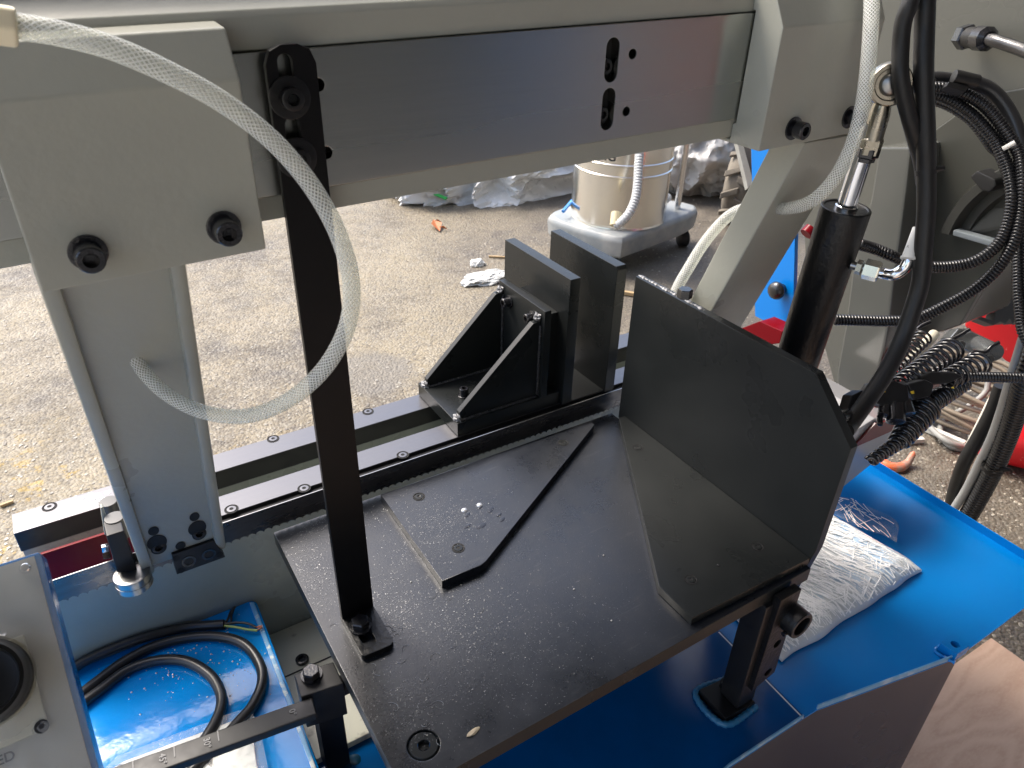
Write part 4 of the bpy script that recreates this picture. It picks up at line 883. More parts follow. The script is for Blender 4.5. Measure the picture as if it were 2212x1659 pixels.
for i in range(nx):
    face(bm, [g[0, i, 0], g[0, i + 1, 0], g[1, i + 1, 0], g[1, i, 0]]); face(bm, [g[0, i + 1, ny], g[0, i, ny], g[1, i, ny], g[1, i + 1, ny]])
for j in range(ny):
    face(bm, [g[0, 0, j + 1], g[0, 0, j], g[1, 0, j], g[1, 0, j + 1]]); face(bm, [g[0, nx, j], g[0, nx, j + 1], g[1, nx, j + 1], g[1, nx, j]])
for v in [v for v in bm.verts if not v.link_faces]: bm.verts.remove(v)
fixn(bm); build('padding', bm, FOAM, pk, smooth=60)
random.seed(11); bm = NB()
for i in range(1000):
    a, b = random.random(), random.random() ** 1.1
    L1 = random.uniform(.012, .06); an_ = random.choice((1.9, 1.9, 2.1, 1.7, random.uniform(0, 3.1))); pts = []
    for k in range(5):
        t = (k / 4 - .5) * L1; x = pa.x + (pb.x - pa.x) * a + t * math.cos(an_) + .002 * noise.noise(Vector((i, k * .8, 0))); y = pa.y + (yback - pa.y) * b + t * math.sin(an_)
        aa, b2 = (x - pa.x) / (pb.x - pa.x), (y - pa.y) / (yback - pa.y)
        if not (.02 < aa < .98 and .01 < b2 < .98): continue
        pts.append(Vector((x - b2 * .03 * aa, y, pkz(aa, b2, 1) + .0016)))
    if len(pts) > 2: tube(bm, pts, random.uniform(.0005, .0012), 5)
build('film_creases', bm, pm('stretch_film', (.96, .96, .96), .25), pk, smooth=60)['kind'] = 'stuff'
# loose film flap at the back
bm = NB(); gg = {}
for i in range(31):
    for j in range(13):
        a, b = i / 30, j / 12; u = 1790 + a * 150; v = 1070 + a * 62 + b * 40
        q_ = P((u + 6 * math.sin(a * 9 + b), v - 14 * math.sin(a * 3.1) * (1 - b)), z=TZ + .035 + .006 * noise.noise(Vector((a * 7, b * 4, 2))))
        gg[i, j] = bm.verts.new(q_)
for i in range(30):
    for j in range(12): face(bm, [gg[i, j], gg[i + 1, j], gg[i + 1, j + 1], gg[i, j + 1]])
bm2 = NB(); random.seed(4)
for k in range(34):
    i, j = random.randint(1, 22), random.randint(0, 11); di, dj = random.choice(((1, 0), (1, 1), (1, -1), (2, 1))); pts = []
    for t in range(random.randint(3, 7)):
        if (i + di * t, j + dj * t) in gg: pts.append(gg[i + di * t, j + dj * t].co + Vector((0, 0, .001)))
    if len(pts) > 2: tube(bm2, pts, random.uniform(.0003, .0008), 5)
build('flap_creases', bm2, pm('stretch_film', (.96, .96, .96), .25), pk, smooth=60)['kind'] = 'stuff'
bm.normal_update()
for f in bm.faces:
    if f.normal.z < 0: f.normal_flip()
build('film_flap', bm, FLAP, pk, smooth=60)
# ------------------------------------------------------------------ left: blue motor box with cable and manual
LZ = -.143
pb_ = thing('blue_box', 'wet glossy blue steel box below the blade with a cable coiled on it', 'box', (-.1, .65, TZ))
bq = [P(u, z=LZ) for u in ((552, 1297), (561, 1312), (660, 1600))]
bo_ = [(-.42, .827), (bq[0].x - .006, .827), (bq[0].x, .823), (bq[0].x + .001, .816), (bq[2].x, .44), (-.42, .44)]
bm = NB(); prism(bm, [(a, b, TZ + .0016) for a, b in bo_], (0, 0, LZ - TZ - .0016)); fixn(bm); build('shell', bm, BLUEW, pb_, bevel=.003)
bm = NB(); prism(bm, [(bq[0].x - .009, .822, LZ + .0002), (bq[0].x - .003, .819, LZ + .0002), (bq[2].x - .003, .46, LZ + .0002), (bq[2].x - .0075, .46, LZ + .0002)], (0, 0, .0022)); fixn(bm); build('worn_edge', bm, pm('pale_edge', (.14, .36, .60), .3, col2=(.6, .66, .64), vs=60, lo=.5, hi=.6, vamt=1), pb_, bevel=.0008)
random.seed(8); bm = NB()
for i in range(230):
    u, v = random.gauss(420, 70), random.gauss(1400, 42) + random.choice((0, 0, 60))
    c = P((u, v), z=LZ + .0001)
    if c.x > bq[0].x - .015 or c.y > .815: continue
    r = random.choice((.0005, .0006, .0008, .0013)); lathe(bm, c, (0, 0, 1), [(0, r), (r * .5, r * .8), (r * .7, 0)], 7)
build('water_drops', bm, pm('water_drop', (.7, .72, .75), .04, .6), pb_, smooth=60)['kind'] = 'stuff'
CZ = LZ + .0065
def cz(*uvs, dz=0):
    out = []
    for u in uvs:
        q_ = P(u, z=CZ + dz); out.append(q_ if q_.y < .82 else P(u, y=.82))
    return out
pc_ = thing('power_cable', 'thick black cable with stripped wire ends coiled on the blue box', 'cable', P((480, 1480), z=LZ))
bm = NB(); tube(bm, cat(cz((120, 1470), (190, 1424), (300, 1380), (400, 1356), (484, 1349)), .005), .0068, 14); build('sheath', bm, CABLE, pc_)
bm = NB(); tube(bm, cat(cz((150, 1520), (210, 1472), (270, 1428), (340, 1394), (420, 1376), (490, 1378), (535, 1398), (563, 1440), (565, 1480), (545, 1525), (515, 1560), (470, 1610), (400, 1680)), .005), .0068, 14); build('sheath', bm, CABLE, pc_)
bm = NB(); tube(bm, cat(cz((150, 1540), (215, 1492), (275, 1448), (340, 1427), (400, 1428), (450, 1455), (474, 1490), (478, 1525), (460, 1570), (420, 1630)), .005), .0068, 14); build('sheath', bm, CABLE, pc_)
for pts, mt in (([(482, 1346), (492, 1338), (498, 1322), (508, 1311)], CABLE), ([(484, 1347), (498, 1345), (500, 1330), (506, 1312)], CABLE), ([(484, 1349), (510, 1345), (535, 1347), (555, 1356)], CABLE), ([(484, 1352), (510, 1355), (535, 1360), (556, 1362)], GRNW)):
    bm = NB(); tube(bm, cat(cz(*pts), .003), .0017, 8); build('wire', bm, mt, pc_)
for pts in ([(553, 1355), (566, 1352)], [(554, 1362), (566, 1355)]):
    bm = NB(); tube(bm, cz(*pts), .0012, 6); build('bare_strands', bm, COPPER, pc_)
# manual in a plastic sleeve
mn = thing('instruction_manual', 'white manual in a clear plastic sleeve lying under the scale bar', 'booklet', P((420, 1640), z=LZ))
mq = [P(u, z=LZ + .006) for u in ((240, 1660), (268, 1643), (533, 1545), (546, 1595), (556, 1665), (590, 1760), (300, 1760))]
bm = NB(); prism(bm, [Vector((a.x, a.y, LZ + .0005)) for a in mq], (0, 0, .005)); fixn(bm); build('pages', bm, PAPER, mn, bevel=.0006)
sq = [P(u, z=LZ + .008) for u in ((225, 1660), (253, 1632), (540, 1525), (566, 1595), (580, 1665), (620, 1780), (280, 1780))]
bm = NB(); n_ = 40; rows = []
cen = sum(sq, Vector()) / len(sq)
for ring_k in (1.0, .97, .93, .86, .7, .4):
    row = []
    for i in range(len(sq)):
        a, b = sq[i], sq[(i + 1) % len(sq)]
        for k in range(14):
            q_ = a.lerp(b, k / 14); q_ = cen + (q_ - cen) * ring_k
            q_.z = LZ + .0068 + .0022 * abs(noise.noise(Vector((i * 3 + k * .7, ring_k * 9, 1)))) * (1.5 if ring_k > .9 else .5); row.append(bm.verts.new(q_))
    rows.append(row)
for r0_, r1_ in zip(rows, rows[1:]):
    for i in range(len(r0_)): j = (i + 1) % len(r0_); face(bm, [r0_[i], r0_[j], r1_[j], r1_[i]])
face(bm, rows[-1]); fixn(bm); build('sleeve', bm, WRAP, mn, smooth=60)
text('SAW', .021, P((420, 1657), z=LZ + .0056), P((450, 1648), z=LZ) - P((420, 1657), z=LZ), P((413, 1635), z=LZ) - P((420, 1657), z=LZ), INKM, mn)
# scale bar with angle marks and its block
sb_ = thing('scale_bar', 'black flat bar engraved with angle marks lying across above the manual', 'scale bar', P((450, 1600), z=-.062))
BZ = -.060
bq_ = [P(u, z=BZ) for u in ((200, 1674), (655, 1511), (663, 1549), (423, 1655), (250, 1735))]
yb1 = P((655, 1511), z=BZ); yb2 = P((663, 1549), z=BZ); ya1 = P((230, 1662), z=BZ); dirb = (yb1 - ya1).normalized(); wv_ = (yb2 - yb1); wv_ -= dirb * wv_.dot(dirb)
A0 = yb1 - dirb * .32
bm = NB(); prism(bm, [A0, yb1 + dirb * .01, yb1 + dirb * .01 + wv_, A0 + wv_], (0, 0, -.012)); fixn(bm); build('bar', bm, BLACK, sb_, bevel=.002)
for u, s in ((T(0, 2, 1950, 1215), '0°'), (T(0, 2, 1410, 1418), '30°'), (T(0, 2, 1128, 1530), '45°'), (T(0, 2, 862, 1640), '60°')):
    c = P(u, z=BZ + .0002); t_ = (c - A0).dot(dirb); c = A0 + dirb * t_ + Vector((0, 0, .0003))
    if s != '0°':
        bm = NB(); prism(bm, [c + wv_ * .06 - dirb * .0006, c + wv_ * .06 + dirb * .0006, c + wv_ * .60 + dirb * .0006, c + wv_ * .60 - dirb * .0006], (0, 0, .0003)); fixn(bm); build('mark', bm, INKW, sb_, smooth=0)
    text(s, .0095, c + wv_ * .5 - dirb * .012, wv_, -dirb.cross(Vector((0, 0, 0))) if False else dirb, INKW, sb_)
kb = thing('stop_block', 'square black stop block with two bolts standing by the table corner', 'stop block', (.125, .57, -.2))
kz = -.055
kq = [P(u, z=kz) for u in (T(0, 2, 1905, 1052), T(0, 2, 2160, 968), T(0, 2, 2225, 1110), T(0, 2, 1950, 1200))]
bm = NB(); prism(bm, [Vector((a.x, a.y, kz - .058)) for a in kq], (0, 0, .058)); fixn(bm); build('block', bm, BLACK, kb, bevel=.0015)
bm = NB(); box(bm, (kq[0].x + .012, kq[0].y - .03, -.2255), (kq[1].x - .004, kq[0].y - .004, kz - .0585)); build('stem', bm, BLACK, kb)
bm = NB(); lathe(bm, P(T(0, 2, 2020, 1060), z=kz), (0, 0, 1), [(0, 0), (0, .0125), (.003, .0125), (.003, 0)], 24); hexb(bm, P(T(0, 2, 2020, 1060), z=kz + .003), (0, 0, 1), .0105, .010); build('bolt', bm, BLKG, kb, smooth=30)
bm = NB(); rod(bm, (kq[1].x, kq[2].y + .02, kz - .03), (kq[1].x + .035, kq[2].y + .02, kz - .03), .012, seg=20); build('pin', bm, BLACK, kb)

# ------------------------------------------------------------------ control box at the lower left
cb = thing('control_box', 'sloping grey control panel with a big black speed knob and blue sides', 'control box', (-.2, .5, 0))
Ya = P((87, 1195), y=.60); t_ = Ya.x
Yb = P((213, 1659), x=t_); ed_ = (Yb - Ya).normalized(); nn2 = Vector((1, 0, 0)).cross(-ed_).normalized()
if nn2.z < 0: nn2 = -nn2
Xe = Vector((1, 0, 0)); Lp = (Yb - Ya).length + .12; Wp = .26
def cp(a, b, h=0): return Ya - Xe * a + ed_ * b + nn2 * h         # a to the left of the right edge, b down the slope
def cuv(uv, h=0):
    r = RW @ Vector((uv[0] - CU, uv[1] - CV, FOC)); o = Ya + nn2 * h; t = (o - CAM).dot(nn2) / r.dot(nn2); w_ = CAM + r * t - Ya; return -w_.dot(Xe), w_.dot(ed_)
bm = NB(); prism(bm, [cp(0, -.002), cp(0, Lp), cp(Wp, Lp), cp(Wp, -.002)], -nn2 * .034); fixn(bm); build('blue_case', bm, BLUE, cb, bevel=.0025)
bm = NB(); prism(bm, [cp(.0045, .001, .0003), cp(.0045, Lp - .004, .0003), cp(Wp, Lp - .004, .0003), cp(Wp, .001, .0003)], nn2 * .0018); fixn(bm); build('panel', bm, pm('panel_grey', (.44, .43, .385), .4), cb, bevel=.0004)
bm = NB(); box(bm, (t_ - .20, .42, TZ + .002), (t_ - .09, .52, .09)); build('pedestal', bm, BLUE, cb)
a_, b_ = cuv(K4(265, 895), .002); bm = NB(); lathe(bm, cp(a_, b_, .002), nn2, [(0, 0), (0, .0048), (.0012, .0046), (.003, .003), (.0034, 0)], 20); build('screw', bm, CHROME, cb)
def K5(zx, zy): return (zx * .2063, 1316.7 + zy * .2063)
ka, kb_ = cuv(K5(-200, 770), .02); kr, _ = cuv(K5(325, 700), .02); rk = ka - kr
q5 = [cuv(u, .002) for u in (K5(255, 265), K5(520, 1240), K5(395, 1290))]
pts5 = [cp(q5[0][0], q5[0][1] - .0, .0023), cp(q5[1][0], q5[1][1], .0023), cp(q5[1][0] + .12, q5[1][1] + .004, .0023), cp(q5[0][0] + .13, q5[0][1] + .012, .0023)]
bm = NB(); prism(bm, [cp(q5[0][0], q5[0][1], .0023), cp(q5[1][0] - 0, q5[1][1], .0023), cp(q5[1][0] + .13, q5[1][1], .0023), cp(q5[0][0] + .13, q5[0][1], .0023)], nn2 * .003); fixn(bm); build('dial_plate', bm, pm('dial_cream', (.55, .53, .43), .5), cb, bevel=.0008)
bm = NB(); lathe(bm, cp(ka, kb_, .0055), nn2, [(0, rk * .98), (.004, rk * 1.05), (.010, rk * 1.05), (.013, rk), (.018, rk * .96), (.022, rk * .93), (.0225, rk * .84), (.017, rk * .78), (.015, rk * .5), (.0155, 0)], 48); build('knob', bm, pm('knob_black', (.006, .006, .006), .3, spec=.3), cb, smooth=50)
tp = cp(*cuv(K5(95, 1530), .0025), .0025); tb2 = cp(*cuv(K5(185, 1500), .0025), .0025); e_ = (tb2 - tp).normalized()
text('SPEED', .0100, cp(*cuv((39, 1627), .0025), .0025) - Xe * .0155, Xe, -ed_, INKM, cb)
a_, b_ = cuv(K5(435, 1225), .006); bm = NB(); lathe(bm, cp(a_, b_, .0054), nn2, [(0, .0052), (.0006, .0052), (.0006, .004), (.0001, .004), (.0001, .0022), (.0008, .0018), (.0008, 0)], 18); build('dial_mark', bm, INKM, cb)
bm = NB(); gg = {}; inn = {}; na, nb_ = 90, 110
for i in range(na + 1):
    for j in range(nb_ + 1):
        a, b = -.001 + Wp * i / na, Lp * j / nb_
        pp = cp(a, b); h = .0062 + .0036 * noise.noise(Vector((a * 26, b * 12, 3))) + .0030 * (noise.ridged_multi_fractal(Vector((a * 18 + b * 8, b * 26, 7)), .9, 2, 3, 1, 2) * .5 - .6)
        dk = math.hypot(a - ka, b - kb_)
        if dk < rk * 1.12:
            f_ = rk * 1.12 / max(dk, 1e-5); a, b = ka + (a - ka) * f_, kb_ + (b - kb_) * f_
        if dk < rk * 1.5: h += .006 * max(0, 1 - max(0, dk - rk * 1.12) / (rk * .38))
        gg[i, j] = bm.verts.new(cp(a, b, max(h, .0028))); inn[i, j] = dk < rk * 1.12
for i in range(na):
    for j in range(nb_):
        q_ = [gg[i, j], gg[i + 1, j], gg[i + 1, j + 1], gg[i, j + 1]]
        if not all(inn[k_] for k_ in ((i, j), (i + 1, j), (i + 1, j + 1), (i, j + 1))): face(bm, q_)
fixn(bm); build('protective_film', bm, FILM, cb, smooth=60)

# ------------------------------------------------------------------ clear hoses and valve
def PD(l): return [P((u, v), d=d) for u, v, d in l]
bm = NB(); tube(bm, cat(PD([(-40, 42, .39), (40, 57, .395), (130, 73, .40), (240, 103, .41), (360, 155, .425), (480, 220, .445), (590, 305, .47), (675, 405, .495), (732, 510, .515), (759, 615, .53), (748, 710, .545), (697, 800, .565), (620, 866, .59), (530, 899, .615), (440, 890, .635), (366, 855, .64), (315, 808, .64), (290, 768, .635), (283, 756, .635)]), .003), lambda s_, f_: .0063 if f_ > .3 else .0063 + .0005 * (1 - f_ / .3), 28, uv=True, cap=False)
build('coolant_hose', bm, HOSE, label='clear braided hose looping in front of the beam, free end by the left leg', cat='hose', smooth=60)
bm = NB(); tube(bm, cat(PD([(1890, -330, .80), (1888, -160, .80), (1884, -30, .80), (1881, 60, .80), (1874, 150, .81), (1861, 240, .825), (1838, 320, .84), (1800, 390, .86), (1752, 435, .89), (1702, 450, .94), (1655, 447, 1.0), (1610, 450, 1.05), (1570, 470, 1.08), (1525, 520, 1.09), (1490, 575, 1.095), (1462, 625, 1.10), (1440, 690, 1.10)]), .004), .0082, 24, uv=True, cap=False)
build('coolant_hose', bm, HOSE, label='clear braided hose dropping past the right block and curling behind its leg', cat='hose', smooth=60)
vv = thing('coolant_valve', 'cream plastic coolant valve end at the upper left edge', 'valve', P((10, 60), d=.44))
a, b = P((-60, 45), d=.385), P((38, 60), d=.395)
bm = NB(); rod(bm, a, b, .0112, seg=6); build('body', bm, CREAM, vv, bevel=.002)
# fasteners on right leg end
bm = NB(); cap_o = P((1478, 642), d=.97); hexb(bm, cap_o, (0, 0, 1), .010, .012); build('guide_nut', bm, BLKG, label='black hex nut just above the fence plate where the clear hose ends', cat='nut')

# ------------------------------------------------------------------ swarf
random.seed(21); bm = NB()
def chip(c, s, el):
    an = random.random() * 6.28; d1 = Vector((math.cos(an), math.sin(an), random.uniform(-.1, .35))); d2 = Vector((-math.sin(an), math.cos(an), random.uniform(-.4, .4)))
    a = c - d1 * s * el / 2; b = c + d2 * s * random.uniform(-.5, .5) + Vector((0, 0, s * .25)); e = c + d1 * s * el / 2
    w_ = d2 * s * .25
    v = [bm.verts.new(q_ + Vector((0, 0, .0004 + s * .12))) for q_ in (a - w_ * .4, a + w_ * .4, b + w_, b - w_, e + w_ * .5, e - w_ * .5)]
    face(bm, [v[0], v[3], v[2], v[1]]); face(bm, [v[3], v[5], v[4], v[2]])
def scatter(n, u, v, su, sv, smin, smax, z=0, el=(1, 3)):
    k = 0; n = int(n * .85)
    while k < n:
        c = P((random.gauss(u, su), random.gauss(v, sv)), z=z)
        if not (.140 < c.x < .705 and .379 < c.y < .786): k += 1; continue
        chip(c, random.uniform(smin, smax) * .8, random.uniform(*el)); k += 1
scatter(1500, 660, 1250, 45, 60, .0004, .0011); scatter(900, 700, 1110, 60, 22, .0004, .0011)
scatter(1500, 900, 1300, 90, 60, .0004, .0010); scatter(1700, 1000, 1400, 130, 90, .0004, .0009, el=(1, 4)); scatter(500, 860, 1560, 60, 40, .0004, .001)
scatter(450, 1200, 1300, 160, 120, .0003, .0008); scatter(300, 850, 1330, 30, 40, .0005, .0013)
scatter(1500, 970, 1120, 60, 32, .0003, .0009, z=.0126); scatter(500, 920, 1180, 40, 30, .0004, .0009, z=.0126)
build('swarf', bm, CHIP, kind='stuff', smooth=0, label='fine bright metal swarf scattered over the black table', cat='swarf', base=(.4, .6, 0))
bm = NB()
for i in range(26):
    c = P((random.gauss(860, 80), random.gauss(1420, 90)), z=.0006)
    if not (.15 < c.x < .69 and .39 < c.y < .77): continue
    an = random.random() * 6.28; pts = [c + Vector((math.cos(an + k * .35) * k * .0022, math.sin(an + k * .35) * k * .0022, 0)) for k in range(random.randint(4, 8))]; tube(bm, pts, .00022, 4)
for uv in ((888, 1257), (1304, 1200), (1240, 1273), (1321, 1341)):
    c = P(uv, z=.0004); lathe(bm, c, (0, 0, 1), [(0, .0012), (.0008, .0010), (.0012, 0)], 8)
build('swarf_curls', bm, CHIP, kind='stuff', smooth=0, label='thin curled metal shavings on the black table', cat='swarf', base=(.4, .6, 0))
bm = NB(); c = P((1022, 1582), z=.0003); crumple(bm, c + Vector((0, 0, .0006)), (.0085, .0028, .0012), .6, 2, 3, 3)
bmesh.ops.rotate(bm, cent=c, matrix=Matrix.Rotation(.15, 3, 'Z'), verts=bm.verts); build('wood_chip', bm, pm('wood_chip', (.55, .45, .3), .7), label='small pale wood chip near the front edge of the table', cat='chip')

# ================================================================== BACKGROUND
# vacuum cleaner
vt = P((1334, 463), z=GZ + .19); vc_ = thing('industrial_vacuum', 'stainless drum industrial vacuum cleaner on a grey wheeled cart', 'vacuum cleaner', (vt.x, vt.y, GZ))
ang = lambda uv, z: P(uv, z=z)
czt = GZ + .19
ct = [ang(K6(*u), czt) for u in ((640, 1165), (1400, 880), (1230, 800))]
front, rt = ct[0], ct[1]; lf = ang(K6(-45, 950), czt)
ctr_ = Vector((vt.x, vt.y, czt)); back = ctr_ * 2 - front
rawo = [front.lerp(lf, .10), front.lerp(ctr_, .02), front.lerp(rt, .10), front.lerp(rt, .5) + (front.lerp(rt, .5) - ctr_) * .04, rt, rt + (back - ctr_) * .4, ctr_ + (back - ctr_) * .95, lf + (back - ctr_) * .35, lf, lf.lerp(front, .5) + (lf.lerp(front, .5) - ctr_) * .06]
op = cat(rawo + [rawo[0]], .05)[:-1]
bm = NB(); rings = []
for (k, z) in ((.95, GZ + .085), (.985, GZ + .09), (1.0, GZ + .10), (1.02, GZ + .158), (1.01, GZ + .172), (.985, GZ + .183), (.95, czt)):
    rings.append([bm.verts.new((ctr_.x + (a.x - ctr_.x) * k, ctr_.y + (a.y - ctr_.y) * k, z)) for a in op])
for r0_, r1_ in zip(rings, rings[1:]):
    for i in range(len(op)): j = (i + 1) % len(op); face(bm, [r0_[i], r0_[j], r1_[j], r1_[i]])
face(bm, rings[0][::-1]); face(bm, rings[-1]); fixn(bm); build('cart', bm, CARTM, vc_, smooth=45)
TR = .222
pr = [(0, TR + .003), (.006, TR + .002), (.012, TR)]
for zz in (.235, .285): pr += [(zz - .006, TR), (zz - .003, TR + .004), (zz + .003, TR + .004), (zz + .006, TR)]
pr += [(.52, TR), (.53, TR - .01), (.53, 0)]
bm = NB(); lathe(bm, (vt.x, vt.y, czt + .0005), (0, 0, 1), pr, 64); build('drum', bm, TANK, vc_, smooth=40)
tc_ = Vector((vt.x, vt.y, 0)); dcam = (CAM - tc_); a0 = math.atan2(dcam.y, dcam.x)
pl_ = P(K6(445, 412), d=(RW.transposed() @ (tc_ - CAM)).z - TR)
def wrap(a, b, c): 
    th = a0 + .0 + (a / TR) - .42; return Vector((vt.x + (TR + .001 + c) * math.cos(th), vt.y + (TR + .001 + c) * math.sin(th), pl_.z + b))
text('ONG', .055, (0, 0, 0), (1, 0, 0), (0, 0, 1), INKM, vc_, wrap=wrap)
dz = (RW.transposed() @ (tc_ - CAM)).z
hp = [P(K6(*u), d=dd_) for u, dd_ in (((850, 200), dz - .24), ((835, 420), dz - .25), ((825, 600), dz - .255), ((800, 760), dz - .26), ((740, 900), dz - .26), ((660, 990), dz - .25), ((590, 1035), dz - .235))]
bm = NB(); corr(bm, hp, .019, .012, .003, 16); build('drain_hose', bm, pm('grey_white_hose', (.52, .53, .52), .45), vc_, smooth=50)
bm = NB(); rod(bm, hp[-1], hp[-1] + (tc_ - hp[-1]).normalized() * Vector((1, 1, 0)).length * .03 + Vector((0, 0, .02)), .022, seg=14); build('spigot', bm, pm('brass_cream', (.55, .48, .3), .4), vc_, bevel=.002)
pr0 = P(K6(1240, 850), z=czt); bm = NB(); rod(bm, pr0, pr0 + Vector((.0, .0, .62)), .0155, seg=16); build('handle_pole', bm, CHROME, vc_)
wc_ = P(K6(1300, 1165), d=(RW.transposed() @ (P(K6(1290, 1262), z=GZ) - CAM)).z); wax = (wc_ - ctr_); wax.z = 0; wax = Vector((-wax.y, wax.x, 0)).normalized()
wax = Vector((1, -.45, 0)).normalized()
wr_ = wc_.z - GZ
bm = NB(); lathe(bm, wc_ - wax * .025, wax, [(0, 0), (0, wr_ * .8), (.006, wr_), (.044, wr_), (.05, wr_ * .82), (.046, wr_ * .7), (.04, wr_ * .6), (.05, wr_ * .3), (.05, 0)], 32); build('wheel', bm, RUBBER, vc_, smooth=40)
cs = P(K6(590, 1400), z=GZ + .03); bm = NB(); lathe(bm, cs - Vector((.014, 0, 0)), (1, .4, 0), [(0, 0), (0, .03), (.028, .03), (.028, 0)], 20); build('caster', bm, RUBBER, vc_)
bm = NB(); rod(bm, cs + Vector((0, .0, .0)), cs + Vector((.0, .03, .07)), .012, seg=10); build('caster_fork', bm, ZINC, vc_)
nz_ = P(K6(1090, 745), z=czt + .06); bm = NB(); rod(bm, nz_ - Vector((.02, .03, 0)), nz_ + Vector((.03, .0, .0)), .022, seg=14); build('outlet', bm, WHITEP, vc_, bevel=.005)
bs_ = hose('blue_hose', [P(K6(45, 885), d=dz + .16), P(K6(110, 808), d=dz + .2), P(K6(185, 720), d=dz + .26)], .008, pm('blue_hose_plastic', (.03, .22, .62), .4), 'short blue hose leaning behind the vacuum drum', 'hose', step=.02, seg=10)
# tarp and sacks
tcn = P((1110, 425), z=GZ)
bm = NB(); crumple(bm, tcn + Vector((.12, .30, .10)), (.72, .44, .32), .42, 1.5, 4.2, 6, flat=GZ + .001, oct=4, an=(.7, 2.6, 1.6))
build('silver_tarp', bm, TARP, label='crumpled silver tarpaulin heap on the ground left of the vacuum', cat='tarp', smooth=32)
gs = thing('printed_sack', 'end of a pale sack with a green stripe lying beside the silver tarp', 'sack', P((955, 428), z=GZ))
g0 = P((958, 424), z=GZ + .05); bm = NB(); crumple(bm, g0 + Vector((.05, .22, .02)), (.17, .26, .09), .25, 2, 9.1, 5, flat=GZ + .001); build('bag', bm, SACK, gs, smooth=45)
bm = NB(); q_ = [P(K7(*u), d=(RW.transposed() @ (g0 - CAM)).z - .06) for u in ((455, 145), (560, 188), (580, 170), (500, 138))]; prism(bm, q_, fwd * .02); fixn(bm); build('stripe', bm, GREEN, gs)
for uv, dd_, rad, sd_, lab in ((K6(1500, 420), 4.5, (.36, .30, .28), 2.2, 'silver grey sack slumped on the ground right of the vacuum pole'), (K6(1150, 440), 4.6, (.22, .24, .26), 6.1, 'shaded grey sack standing close behind the vacuum drum'), (K6(1760, 260), 4.8, (.40, .30, .42), 8.3, 'taller dusty pinkish sack behind the old tyre')):
    c = P(uv, d=dd_); bm = NB(); crumple(bm, (c.x, c.y, GZ + rad[2] * .8), rad, .34, 1.3, sd_, 6, flat=GZ + .001, oct=3, an=(.8, 1.9, 1.3)); build('sack', bm, SACK if sd_ > 8 else SACKG, label=lab, cat='sack', group='sacks piled beyond the vacuum', smooth=32)
# tyre
tyd = 4.0; tyc = P(K6(1900, 730), d=tyd); tR = max(.2, tyc.z - GZ); tyc.z = GZ + tR
tw = thing('tractor_tyre', 'small muddy lugged tractor tyre with an orange rim behind the right leg', 'tyre', (tyc.x, tyc.y, GZ))
tx = (-fwd * .45 + right * .85); tx.z = 0; tx.normalize()
bm = NB(); lathe(bm, tyc - tx * .075, tx, [(0, tR * .5), (.0, tR * .75), (.02, tR * .9), (.045, tR * .93), (.105, tR * .93), (.13, tR * .9), (.15, tR * .75), (.15, tR * .5), (0, tR * .5)], 40); build('tread', bm, TYRE, tw, smooth=50)
bm = NB(); lathe(bm, tyc - tx * .05, tx, [(0, 0), (.0, tR * .5), (.11, tR * .52), (.11, tR * .44), (.07, tR * .3), (.08, tR * .12), (.09, 0)], 32); build('rim', bm, RUSTRIM, tw, smooth=40)
d_, u_, v_ = frame(tx); lugs = None
for k in range(22):
    an = 2 * math.pi * k / 22; s = 1 if k % 2 else -1; rad_ = u_ * math.cos(an) + v_ * math.sin(an); tan_ = -u_ * math.sin(an) + v_ * math.cos(an)
    c = tyc + tx * (.035 * s) + rad_ * (tR * .92); bm = NB(); e1_ = tx * .042 + tan_ * .02 * s; e2_ = tan_ * .016
    prism(bm, [c - e1_ - e2_, c + e1_ - e2_, c + e1_ + e2_, c - e1_ + e2_], rad_ * (tR * .085)); fixn(bm); build('lug', bm, TYRE, tw, bevel=.004)
# blue cabinet behind
bc_ = thing('blue_cabinet', 'blue electrical cabinet panel with a black knob behind the right leg', 'cabinet', P((1650, 690), x=1.4))
bm = NB(); prism(bm, [P(u, x=1.4) for u in ((1621, 260), (1722, 260), (1716, 560), (1712, 722), (1688, 711), (1631, 683))], (.012, .0, 0)); fixn(bm); build('panel', bm, pm('cabinet_blue', (.0, .19, .62), .3), bc_, bevel=.001)
bm = NB(); lathe(bm, P((1690, 624), x=1.399), (-1, 0, 0), [(0, .012), (.012, .012), (.013, .019), (.02, .0215), (.028, .019), (.032, .01), (.033, 0)], 28); build('knob', bm, BLKG, bc_, smooth=50)
ps = thing('steel_strut', 'thin grey dirty angle strut leaning between the tyre and the blue cabinet', 'strut', P((1620, 400), d=2.3))
bm = NB(); prism(bm, [P(u, d=2.3) for u in ((1590, 296), (1601, 296), (1627, 392), (1616, 406))], fwd * .03); fixn(bm); build('flange', bm, pm('dirty_zinc', (.34, .34, .31), .6, col2=(.2, .19, .17), vs=20), ps)
bm = NB(); prism(bm, [P(u, d=2.34) for u in ((1601, 296), (1622, 296), (1624, 380), (1626, 392))], fwd * .03); fixn(bm); build('web', bm, pm('strut_dark', (.09, .09, .09), .6), ps)
rt_ = thing('red_channel', 'dark red steel channel below the blue cabinet behind the fence plate', 'channel', P((1640, 740), x=1.3))
bm = NB(); prism(bm, [P(u, x=1.3) for u in ((1594, 712), (1641, 694), (1690, 716), (1684, 742), (1640, 748))], (.05, 0, 0)); fixn(bm); build('web', bm, RED, rt_, bevel=.002)
bm = NB(); rod(bm, P((1752, 494), d=1.5), P((1741, 506), d=1.5), .013, seg=16); build('red_button', bm, RED, label='small red button just left of the black cylinder', cat='button')
